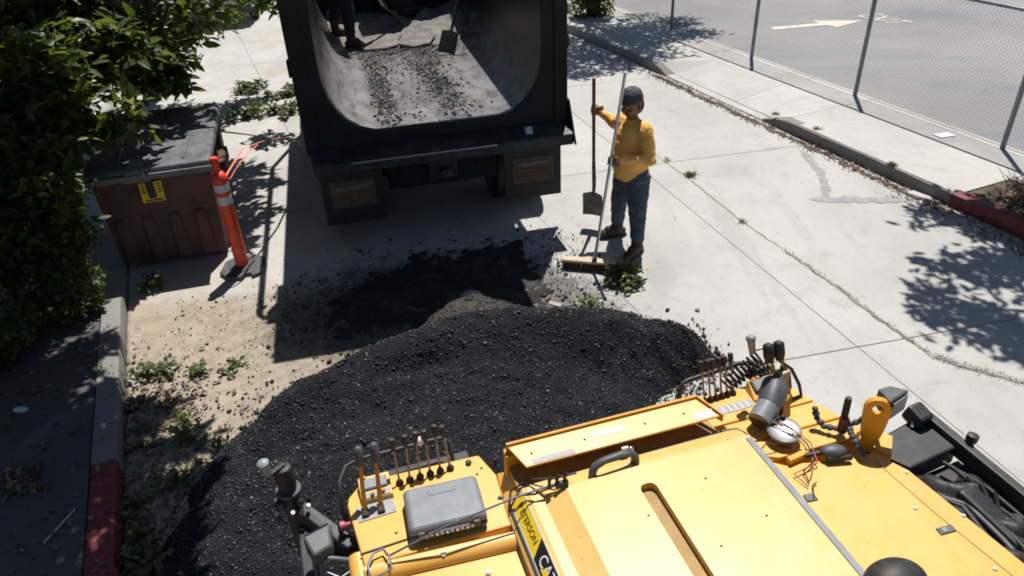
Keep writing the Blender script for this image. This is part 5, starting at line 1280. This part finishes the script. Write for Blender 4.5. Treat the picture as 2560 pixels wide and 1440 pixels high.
def person(label, J, fdir, mats, hands, headwear=True, cat='person'):
    base = Vector(J['base'])
    t_ = thing('person', label, cat, base)
    A = {k: Vector(v) - base for k, v in J.items()}
    hv = [(Vector(c) - base, ax, p, fl) for c, ax, p, fl in hands]
    # continuous body
    m = MB(); W, fr_ = head(m, A['head'], fdir)
    m.limb(A['neck'], A['head'] - Vector((0, 0, .05)), .058, .055); m.limb(A['belly'], A['chest'], .12, .13); m.limb(A['pelvis'], A['belly'], .12, .12)
    m.limb(A['shN'], A['shF'], .055, .055); m.limb(A['chest'], A['neck'], .10, .06)
    for k in 'NF':
        m.limb(A['sh' + k], A['el' + k], .048, .040, 12); m.limb(A['el' + k], A['wr' + k], .040, .028, 12)
        m.limb(A['hip' + k], A['kn' + k], .075, .055, 12); m.limb(A['kn' + k], A['an' + k], .05, .038, 12); m.limb(A['an' + k] - Vector((0, 0, .03)), A['toe' + k], .036, .028, 10)
    for (c, ax, p, fl), k in zip(hv, 'NF'):
        m.limb(A['wr' + k], c + Vector(p).normalized() * .055, .027, .026, 10); fist(m, c, ax, p, flip=fl)
    body = remesh('body', m, mats['skin'], t_, .0068, 2)
    for sx in (-1, 1):
        MB().ball(tuple(W(.034 * sx, .088, .014)), .0115, (1, .7, .8)).build('eye', 'eye_white', body, smooth=60)
        MB().ball(tuple(W(.034 * sx, .0955, .014)), .0058, (1, .6, 1)).build('pupil', 'ink_black', body, smooth=60)
    MB().tube([tuple(W(-.024, .092, -.062)), tuple(W(0, .100, -.060)), tuple(W(.024, .092, -.062))], [.004, .0075, .004], 8).build('mouth', 'lip', body, smooth=60)
    hr = MB(); hr.ball(tuple(W(0, -.035, -.02)), .095, (1.0, .85, 1.05)); hr.ball(tuple(W(0, .030, -.098)), .046, (1.0, .8, .55))
    remesh('hair', hr, 'hair_dark', body, .010, 2)
    # shirt
    m = MB(); m.limb(A['chest'], A['belly'], .170, .192, 18); m.tube([A['belly'] + Vector((0, 0, .06)), A['belly'], A['hem'] - Vector((0, 0, .045))], [.184, .194, .178], 20); m.limb(A['shN'], A['shF'], .082, .080); m.limb(A['chest'], A['neck'] - Vector((0, 0, .04)), .13, .075)
    for k in 'NF': m.limb(A['sh' + k], A['el' + k], .078, .062); m.limb(A['el' + k], A['wr' + k], .060, .040)
    remesh('shirt', m, mats['shirt'], t_, .0105, 3, .020, 15, 3)
    w0 = A['hem'] - Vector((0, 0, .05)); MB().lathe([(.160, -.018), (.168, -.018), (.168, .018), (.160, .018)], 24, Matrix.Translation(w0 - Vector((0, 0, .012)))).build('belt', 'black_rubber', t_, smooth=40)
    cl = A['neck'] - Vector((0, 0, .055)); MB().tube([tuple(cl + Vector((.072 * math.cos(a), .072 * math.sin(a), .012 * math.sin(a * 2)))) for a in np.linspace(0, 2 * math.pi, 20)], .012, 8).build('collar', mats['shirt'], t_, smooth=60)
    # trousers
    m = MB(); m.ball(tuple(A['pelvis'] - Vector((0, 0, .02))), .162, (1, 1, .9)); m.limb(A['hipN'], A['hipF'], .125, .125)
    for k in 'NF': m.limb(A['hip' + k], A['kn' + k], .128, .093); m.limb(A['kn' + k], A['an' + k] + Vector((0, 0, .12)), .088, .078)
    remesh('trousers', m, mats['trousers'], t_, .0105, 3, .022, 15, 13)
    for k in 'NF':
        a = A['an' + k]; to = A['toe' + k]; d = (to - a); d.z = 0; d.normalize(); hl = a - d * .055; hl.z = to.z
        m = MB(); m.limb(a + Vector((0, 0, .11)), a, .068, .062); m.limb(Vector((hl.x, hl.y, to.z + .012)), to, .047, .050); m.limb(a - Vector((0, 0, .02)), a * .4 + to * .6 + Vector((0, 0, .02)), .056, .050)
        b_ = remesh('boot', m, mats['boot'], t_, .0105, 3, .008, 16, 5)
        s_ = Vector((-d.y, d.x, 0)); zb = to.z - .048
        pts = [hl - d * .052 + s_ * .03, hl - d * .052 - s_ * .03, hl - s_ * .045, to - s_ * .052, to + d * .04 - s_ * .035, to + d * .055, to + d * .04 + s_ * .035, to + s_ * .052, hl + s_ * .045]
        MB().prism([(p.x, p.y) for p in pts], zb, zb + .028).build('sole', 'black_rubber', b_, bevel=.006)
    # beanie
    x, f, z = fr_; Mh = Matrix(((x.x, f.x, z.x, 0), (x.y, f.y, z.y, 0), (x.z, f.z, z.z, 0), (0, 0, 0, 1))); Mh = Matrix.Translation(W(0, -.012, .035)) @ Mh
    hb = MB().lathe([(.104, .000), (.111, .004), (.112, .036), (.107, .042), (.106, .06), (.098, .092), (.076, .118), (.038, .138), (.002, .142)], 24, Mh)
    remesh('hat', hb, mats['hat'], t_, .008, 2, .008, 18, 9)
    return t_
person('worker in orange long sleeves and jeans holding a shovel and a push broom',
       dict(base=(1.27, 7.03, 0), pelvis=(1.29, 7.03, .90), hem=(1.285, 7.02, .90), belly=(1.255, 6.995, 1.06), chest=(1.285, 7.03, 1.26), neck=(1.27, 7.02, 1.44), head=(1.255, 7.005, 1.585),
            shN=(1.375, 6.87, 1.36), shF=(1.185, 7.185, 1.36), elN=(1.415, 6.755, 1.10), wrN=(1.115, 6.735, 1.135), elF=(1.165, 7.41, 1.25), wrF=(1.02, 7.492, 1.355),
            hipN=(1.34, 6.93, .84), hipF=(1.25, 7.13, .84), knN=(1.335, 6.85, .47), knF=(1.20, 7.20, .47), anN=(1.345, 6.83, .10), anF=(1.20, 7.26, .10), toeN=(1.235, 6.715, .05), toeF=(1.035, 7.225, .05)),
       (-.78, -.52, -.22), dict(skin='skin', shirt='shirt_orange', trousers='jeans', boot='work_boot', hat='hat_grey'),
       [((1.021, 6.712, 1.13), (.157, .168, .973), (.95, .2, .05), 1), ((.946, 7.50, 1.37), (0, 0, 1), (.95, -.1, -.1), -1)])
def TJ(d): return {k: tuple(TM @ Vector(v)) for k, v in d.items()}
person('dark clothed worker standing in the truck bed, only boots and legs in view',
       TJ(dict(base=(-.74, 3.45, 1.37), pelvis=(-.76, 3.50, 2.27), hem=(-.76, 3.50, 2.27), belly=(-.74, 3.48, 2.42), chest=(-.68, 3.46, 2.62), neck=(-.60, 3.45, 2.80), head=(-.56, 3.44, 2.94),
            shN=(-.66, 3.27, 2.72), shF=(-.64, 3.66, 2.72), elN=(-.58, 3.20, 2.46), wrN=(-.53, 3.24, 2.62 - .10), elF=(-.45, 3.70, 2.50), wrF=(-.35, 3.66, 2.30),
            hipN=(-.74, 3.40, 2.22), hipF=(-.78, 3.60, 2.22), knN=(-.70, 3.33, 1.85), knF=(-.84, 3.68, 1.90), anN=(-.71, 3.32, 1.47), anF=(-.90, 3.74, 1.56), toeN=(-.58, 3.28, 1.42), toeF=(-.77, 3.72, 1.46))),
       tuple(TM.to_3x3() @ Vector((.9, -.2, -.4))), dict(skin='skin', shirt='dark_cloth', trousers='dark_cloth', boot='work_boot', hat='hat_grey'),
       [(tuple(TM @ Vector((-.567, 3.354, 2.528))), tuple(TM.to_3x3() @ Vector((-.64, -.65, 1.12)).normalized()), tuple(TM.to_3x3() @ Vector((.1, -.9, .1))), 1), (tuple(TM @ Vector((-.30, 3.625, 2.06))), tuple(TM.to_3x3() @ Vector((-.64, -.65, 1.12)).normalized()), tuple(TM.to_3x3() @ Vector((.1, .6, .6))), 1)])
# ------------------------------------------------------------------ trees, shrubs, cuttings
lr = np.random.default_rng(42)
def limb_path(a, b, r, k=5, wob=.08):
    a = Vector(a); b = Vector(b); out = []
    for i in range(k + 1):
        t = i / k; p = a.lerp(b, t)
        if 0 < i < k: p += Vector((r.uniform(-1, 1), r.uniform(-1, 1), r.uniform(-.6, .8))) * wob
        out.append(tuple(p))
    return out
def tree(label, base, fork, clumps, size, mat, name='broadleaf_tree', cat='tree', r0=.10, seed=0, width=.42, up=.5, group=None, shell=.35):
    rr = random.Random(seed); base = Vector(base)
    t_ = thing(name, label, cat, base, 0, group)
    m = MB(); fk = Vector(fork) - base
    pth = limb_path((0, 0, -.05), fk, rr, 6, .05)
    m.tube(pth, [r0 * (1.35 - .6 * i / 6) for i in range(7)], 12)
    for c, rad, n in clumps:
        e = Vector(c) - base
        m.tube(limb_path(fk, e, rr, 5, .10), [r0 * .55, r0 * .45, r0 * .36, r0 * .26, r0 * .18, r0 * .08], 7)
        rd = rad if not hasattr(rad, '__len__') else max(rad)
        for j in range(7):
            d = Vector((rr.gauss(0, 1), rr.gauss(0, 1), rr.gauss(.1, .8))).normalized() * rd * .8
            m.tube(limb_path(e, e + d, rr, 3, .05), [r0 * .12, r0 * .09, r0 * .06, r0 * .03], 5)
    m.build('trunk', 'bark', t_, smooth=60)
    P = clump_points([(tuple(Vector(c) - base), r_, n) for c, r_, n in clumps], lr, shell)
    leaves('crown', P, size, mat, t_, lr, up=up, width=width)
    return t_
# the big-leaved tree hanging over the dumpster
tree('large leaved dark green tree overhanging the dumpster at the left', (-5.4, 7.9, .1), (-5.2, 7.9, 1.5),
     [((-4.95, 8.1, 2.25), .75, 1900), ((-4.75, 9.0, 2.25), .8, 1900), ((-4.5, 10.0, 2.1), .8, 1700), ((-4.02, 8.85, 1.75), (.46, .4, .42), 560), ((-4.05, 8.0, 2.15), (.5, .5, .35), 620), ((-4.65, 7.1, 2.05), .65, 1300), ((-4.6, 7.0, 1.60), .52, 1000), ((-4.10, 7.3, 1.75), (.42, .35, .28), 380), ((-4.6, 9.3, 4.5), (.8, .8, .5), 1000), ((-5.3, 8.6, 4.5), (1, 1, .6), 1300), ((-4.6, 10.6, 4.6), (.9, .9, .5), 1100), ((-5.6, 9.9, 4.4), (1, 1, .6), 1100), ((-4.75, 7.9, 4.4), (.7, .6, .4), 700), ((-5.0, 11.8, 4.4), (.9, .9, .5), 900),
      ((-3.75, 7.05, 1.50), (.28, .22, .16), 60), ((-5.3, 7.4, 1.3), .75, 1200), ((-5.2, 8.4, 3.3), .9, 900), ((-3.55, 9.9, 3.7), (.65, .8, .45), 240), ((-3.2, 10.9, 3.8), (.6, .7, .4), 190), ((-4.4, 9.0, 3.6), (.8, .8, .5), 380), ((-3.30, 9.15, 3.5), (.42, .4, .3), 95), ((-2.75, 9.75, 3.6), (.36, .42, .22), 230), ((-2.9, 10.6, 3.7), (.42, .45, .25), 260), ((-2.55, 9.2, 3.55), (.25, .25, .15), 80), ((-3.2, 11.5, 3.7), (.4, .45, .25), 220)],
     .165, 'leaf_big', r0=.13, seed=1, width=.40)
tree('dense shrub with mid sized leaves between the dumpster and the left kerb', (-4.9, 6.2, .1), (-4.8, 6.25, .6),
     [((-4.6, 6.6, 1.2), .52, 1500), ((-4.2, 6.35, 1.5), (.34, .3, .3), 450), ((-4.6, 6.35, .75), .5, 1500), ((-4.95, 6.1, .8), .5, 1200), ((-5.2, 6.4, 1.5), .6, 1100), ((-4.28, 6.42, 1.10), (.26, .25, .25), 300), ((-4.85, 5.9, 1.6), (.4, .4, .35), 600), ((-4.9, 5.6, 2.1), (.4, .4, .35), 600)],
     .10, 'leaf_big', name='shrub', cat='shrub', r0=.05, seed=2, width=.48)
tree('low small leaved shrub spilling over the end of the left kerb', (-4.55, 5.95, .15), (-4.5, 5.95, .3),
     [((-4.32, 6.15, .48), (.34, .28, .28), 1300), ((-4.42, 5.85, .30), (.32, .28, .22), 1200), ((-4.10, 5.92, .30), (.20, .18, .16), 260), ((-4.62, 5.55, .40), (.4, .35, .28), 1200), ((-4.45, 5.30, .30), (.25, .25, .18), 400), ((-3.97, 6.02, .45), (.12, .10, .18), 90)],
     .05, 'leaf_small', name='shrub', cat='shrub', r0=.022, seed=3, width=.58)
tree('shaded dark shrub at the left picture edge behind the pavement', (-5.4, 4.9, .1), (-5.3, 4.95, .5),
     [((-5.0, 5.0, .55), .45, 1000), ((-5.2, 4.4, .6), .5, 1000), ((-5.6, 5.3, 1.2), .6, 900), ((-4.95, 5.5, 1.1), .4, 700), ((-4.75, 4.7, .4), .35, 600), ((-4.5, 5.05, .42), (.28, .28, .22), 420), ((-4.85, 4.1, .35), (.35, .35, .22), 500)], .09, 'leaf_small', name='shrub', cat='shrub', r0=.04, seed=4, width=.5)
tree('tree at the left pavement casting deep shade over the left red kerb', (-5.6, 4.2, .1), (-5.0, 4.6, 2.8),
     [((-4.5, 5.4, 4.0), (.7, .7, .45), 1859), ((-3.8, 5.9, 4.0), (.55, .5, .4), 1430), ((-3.15, 5.85, 4.0), (.5, .45, .35), 1144), ((-2.60, 5.55, 4.1), (.40, .40, .25), 600), ((-2.15, 5.1, 4.2), (.35, .40, .22), 471), ((-2.9, 5.1, 4.2), (.5, .45, .35), 1287), ((-3.7, 5.0, 4.2), (.6, .5, .4), 1430), ((-4.5, 4.5, 4.2), (.8, .6, .4), 1573), ((-4.5, 6.5, 4.1), (.6, .55, .4), 1430), ((-3.75, 6.75, 4.0), (.40, .40, .3), 743), ((-4.4, 7.3, 4.2), (.5, .5, .35), 1001), ((-5.3, 5.9, 4.4), (.8, .8, .5), 1287), ((-2.70, 6.3, 4.0), (.42, .35, .25), 440), ((-2.30, 5.95, 4.05), (.40, .35, .25), 495), ((-1.95, 5.35, 4.1), (.36, .4, .25), 440), ((-3.45, 6.5, 4.0), (.42, .4, .3), 660), ((-4.1, 7.3, 4.1), (.55, .4, .3), 825), ((-3.35, 7.0, 4.0), (.3, .25, .2), 192), ((-1.75, 4.7, 4.2), (.3, .4, .2), 275), ((-2.2, 4.4, 4.3), (.45, .4, .25), 643), ((-3.1, 4.3, 4.3), (.6, .5, .3), 1001)],
     .14, 'leaf_big', r0=.12, seed=5)
tree('leafy tree beyond the dumpster in front of the parked car', (-6.3, 13.2, 0), (-5.7, 13.0, 2.3),
     [((-4.75, 12.6, 1.75), (.65, .6, .55), 1100), ((-5.5, 12.8, 1.9), .8, 1500), ((-6.4, 12.5, 1.8), .9, 1500), ((-4.6, 13.3, 2.0), (.6, .5, .4), 600), ((-4.15, 13.3, 1.78), (.45, .4, .36), 520), ((-3.30, 11.7, 1.90), (.40, .35, .30), 330), ((-7.3, 12.2, 1.7), .9, 800), ((-5.6, 12.4, 2.9), .8, 500), ((-6.3, 11.3, 1.4), .8, 1200), ((-5.6, 11.2, 1.9), .6, 1000), ((-5.35, 10.6, 1.5), .6, 1000), ((-5.2, 13.6, 4.2), (1, 1, .5), 900)],
     .12, 'leaf_big', r0=.12, seed=6)
tree('street tree with dark basal shoots far right of the truck', (2.15, 17.35, .12), (2.2, 17.4, 2.4),
     [((2.5, 17.5, 4.5), (1.1, 1.0, .6), 2400), ((3.8, 17.3, 4.4), (1.1, .9, .5), 2200), ((3.1, 16.2, 4.3), (1.0, .8, .5), 2000), ((2.0, 15.9, 4.4), (.8, .8, .4), 1600), ((3.9, 18.3, 4.6), (.9, .9, .5), 1300), ((2.1, 17.2, .65), (.45, .35, .6), 1500)],
     .11, 'leaf_big', r0=.13, seed=8)
tree('tree by the right fence casting dappled shade on the street', (7.4, 6.2, .15), (7.1, 6.6, 2.6),
     [((5.7, 7.95, 4.4), (.75, .65, .45), 1100), ((4.68, 7.45, 4.4), (.48, .55, .3), 520), ((5.1, 8.35, 4.5), (.38, .35, .25), 260), ((6.4, 7.4, 4.5), (.9, .8, .5), 1100), ((5.1, 6.95, 4.3), (.65, .45, .32), 620), ((6.6, 8.4, 4.6), (.8, .7, .5), 800), ((6.2, 6.5, 4.4), (.9, .6, .4), 700), ((5.3, 9.3, 4.4), (.4, .3, .25), 200), ((5.95, 9.0, 4.4), (.5, .45, .35), 800), ((6.3, 8.2, 4.4), (.6, .5, .35), 900)],
     .12, 'leaf_big', r0=.12, seed=9)
def twiggy(label, base, r, h, n, mat='dry_shrub', size=.035, seed=0, nt=90):
    rr = random.Random(seed); t_ = thing('dry_shrub', label, 'shrub', base); m = MB()
    for i in range(nt):
        a = rr.uniform(0, 6.28); q = rr.random() ** .6 * r; p = [(rr.gauss(0, r * .25), rr.gauss(0, r * .25), 0)]
        for k in range(3): p.append((q * math.cos(a) * (k + 1) / 3 + rr.gauss(0, .02), q * math.sin(a) * (k + 1) / 3 + rr.gauss(0, .02), h * (k + 1) / 3 * rr.uniform(.7, 1.1)))
        m.tube(p, [.006, .005, .004, .002], 4)
    m.build('twigs', 'twig', t_)
    d = lr.normal(size=(n, 3)); d /= np.linalg.norm(d, axis=1)[:, None]; d[:, 2] = np.abs(d[:, 2])
    leaves('foliage', d * (lr.random((n, 1)) ** .45) * np.array([r, r, h]), size, mat, t_, lr, up=.3, width=.35)
    return t_
b = S(.52, 4.05, .13); twiggy('dry brown shrub in the bed behind the red kerb', b, .42, .34, 1700, seed=1)
b = S(.55, 4.85, .13); twiggy('second dry shrub behind the red kerb at the right picture edge', b, .45, .34, 1600, seed=2)
b = S(.45, -7.3, .16); twiggy('small weedy shrub at the foot of the far street tree', b, .40, .20, 700, 'leaf_cut', .05, seed=3)
def cuttings(label, x, y, z, r, n, size=.055, seed=0, h=.10, mat='leaf_cut', el=(1, .7)):
    rr = random.Random(seed); a0 = rr.uniform(0, 3.1)
    t_ = thing('branch_cuttings', label, 'cuttings', (x, y, z), a0 * 0, 'cut leafy branches lying about'); m = MB(); P = []
    for i in range(max(3, n // 26)):
        a = rr.uniform(0, 6.28); q0 = Vector((rr.gauss(0, r * .35) * el[0], rr.gauss(0, r * .35) * el[1], rr.uniform(.01, h * .7))); d = Vector((math.cos(a), math.sin(a), rr.uniform(-.05, .1))) * r * rr.uniform(.4, .8)
        d.y *= el[1]
        pts = [q0, q0 + d * .5 + Vector((0, 0, .02)), q0 + d]; pts = [Vector((p.x, p.y, max(.006, p.z))) for p in pts]
        m.tube([tuple(p) for p in pts], [.006, .004, .002], 5)
        for k in range(26): P.append(pts[0].lerp(pts[2], rr.random()) + Vector((rr.gauss(0, .03), rr.gauss(0, .03), abs(rr.gauss(0, h * .35)))))
    m.build('twigs', 'twig', t_, kind='stuff')
    leaves('leaves', np.array([tuple(p) for p in P]), size, mat, t_, lr, up=.8, width=.5, droop=.05)
    return t_
cuttings('heap of green cut twigs at the end of the broom head', 1.10, 6.34, 0, .25, 360, .06, 1, .13, 'leaf_big', (.8, 1))
cuttings('loose green sprig between the broom and the asphalt heap', .66, 5.85, 0, .20, 110, .06, 2, .06)
cuttings('pale drying leaf pile left of the truck, the farther one', -4.45, 13.3, 0, .45, 340, .09, 3, .10)
cuttings('green leaf pile between the dumpster lid and the truck', -4.30, 12.0, 0, .44, 380, .09, 4, .13)
cuttings('leaf pile lying against the left side of the truck', -3.65, 12.05, 0, .40, 300, .09, 5, .11)
cuttings('flattened pale sprigs beside the truck behind the farther leaf pile', -3.75, 13.0, 0, .45, 260, .09, 6, .08)
cuttings('dark cut branch at the left kerb foot in the shade', -3.22, 5.15, 0, .22, 200, .055, 7, .09)
cuttings('bright green sprig on the sandy ground beside the dark branch', -2.83, 5.12, 0, .09, 100, .045, 8, .07, 'leaf_small')
cuttings('thin trail of leaves on the sandy ground toward the heap', -2.52, 5.12, 0, .22, 90, .045, 9, .03)
cuttings('scattered leaves at the left edge of the asphalt heap', -2.38, 4.30, 0, .26, 110, .05, 10, .03)
cuttings('yellow green sprigs in the shade near the lower heap edge', -2.55, 3.92, 0, .25, 110, .05, 11, .03)
cuttings('leaf clump on the ground at the bottom picture edge', -2.48, 3.20, 0, .22, 170, .07, 12, .07)
cuttings('shaded leaf scatter along the left gutter before the red kerb', -2.85, 4.45, 0, .32, 130, .05, 13, .04)
cuttings('small sprig growing from the corner by the kerb end', -3.72, 6.62, 0, .12, 110, .06, 14, .16, 'leaf_small')
cuttings('dead leafy twigs on the shaded left pavement near the red kerb', -3.55, 3.75, .16, .30, 160, .05, 15, .03, 'leaf_dry')
cuttings('dry leaf drift against the left kerb foot near the dark branch', -3.12, 4.75, 0, .25, 150, .05, 16, .03, 'leaf_dry')
cuttings('leaf drift in the gutter beside the left red kerb', -2.78, 3.55, 0, .28, 200, .055, 17, .04)
# sand grains and tiny debris on the sandy ground
n = 700; q = np.column_stack([lr.uniform(-3.4, -1.2, n), lr.uniform(4.2, 6.4, n), np.full(n, .006)])
o = stones('gravel', q, .006 + .010 * lr.random(n) ** 4, 'soil', lr); tag(o, 'fine brown grit on the sandy ground left of the heap', 'grit')
# bits lying about
o = MB().ball((0, 0, 0), .045, (1.3, .7, .5), 8, 6).build('paper_scrap', 'paper_blue', smooth=30); o.location = (-3.95, 4.55, .18); o.rotation_euler = (.3, .5, .8)
tag(o, 'crumpled pale blue paper on the shaded left pavement', 'litter')
o = MB().tube([(0, 0, 0), (.05, .14, .012), (.09, .26, .02)], [.008, .008, .005], 8).build('metal_stake', 'bright_steel', smooth=50); o.location = (-3.10, 3.22, .172)
tag(o, 'short silver metal stake lying beside the left red kerb', 'stake')
o = MB().ball((0, 0, 0), .03, (1.4, .8, .5), 8, 6).build('brick_chip', 'red_paint', smooth=30); o.location = (-2.30, 3.15, .015)
tag(o, 'small red brick chip near the bottom edge of the picture', 'chip')
o = MB().box((0, 0, 0), (.10, .045, .02)).build('orange_chip', 'wood_pale', bevel=.006); o.location = (1.0, 6.75, .012); o.rotation_euler = (0, .05, .4)
tag(o, 'small tan block on the concrete behind the broom head', 'block')

# ------------------------------------------------------------------ parked car at the far left, mostly behind leaves
car = thing('parked_car', 'pale grey parked car half hidden behind the far left foliage', 'car', (-7.15, 20.6, 0), RAD(12))
def cring(y, z, w, k=.78):
    return [(-w, y, z), (w, y, z)]
prof = [(-2.15, .32), (-2.22, .55), (-2.15, .86), (-1.75, .98), (1.0, 1.0), (2.0, .86), (2.15, .60), (2.1, .32)]
m = MB(); ns = 9; vs = []
for i in range(ns):
    u = -1 + 2 * i / (ns - 1); w = .88 * u; sh = 1 - .12 * abs(u) ** 4
    for y, z in prof: vs.append((w, y * sh, .32 + (z - .32) * (1 - .10 * abs(u) ** 5)))
k = len(prof); fs = [(i * k + j, i * k + (j + 1) % k, (i + 1) * k + (j + 1) % k, (i + 1) * k + j) for i in range(ns - 1) for j in range(k)] + [tuple(range(k)), tuple(range((ns - 1) * k, ns * k))[::-1]]
body = MB().add(vs, fs).build('body', 'car_paint', car, bevel=.03, smooth=40)
MB().hull([(-.80, -1.75, .96), (.80, -1.75, .96), (.80, .95, .98), (-.80, .95, .98)], [(-.62, -1.15, 1.44), (.62, -1.15, 1.44), (.60, .25, 1.45), (-.60, .25, 1.45)]).build('roof', 'car_paint', car, bevel=.08, seg=3)
MB().hull([(-.66, -1.70, 1.02), (.66, -1.70, 1.02), (.66, -1.66, 1.02), (-.66, -1.66, 1.02)], [(-.54, -1.28, 1.37), (.54, -1.28, 1.37), (.54, -1.22, 1.37), (-.54, -1.22, 1.37)]).build('rear_window', 'glass_dark', car)
for sx in (-1, 1):
    MB().hull([(sx * .78, -1.4, 1.03), (sx * .80, -1.4, 1.03), (sx * .80, .65, 1.04), (sx * .78, .65, 1.04)], [(sx * .66, -1.05, 1.37), (sx * .68, -1.05, 1.37), (sx * .67, .18, 1.38), (sx * .65, .18, 1.38)]).build('side_window', 'glass_dark', car)
    MB().box((sx * .62, -2.12, .74), (.30, .10, .14)).build('tail_light', 'red_lens', car, bevel=.03)
    for y in (-1.35, 1.35):
        w_ = MB().lathe([(.18, -.1), (.30, -.1), (.32, -.06), (.32, .06), (.30, .1), (.18, .1)], 24, MT((sx * .80, y, .32), (0, RAD(90), 0))).build('wheel', 'black_rubber', car, smooth=40)
        MB().lathe([(.02, -.105), (.19, -.10), (.19, .10), (.02, .105)], 18, MT((sx * .80, y, .32), (0, RAD(90), 0))).build('rim', 'rim_steel', w_, smooth=40)
MB().box((0, -2.13, .42), (1.66, .16, .22)).build('bumper', 'black_rubber', car, bevel=.05, seg=3)
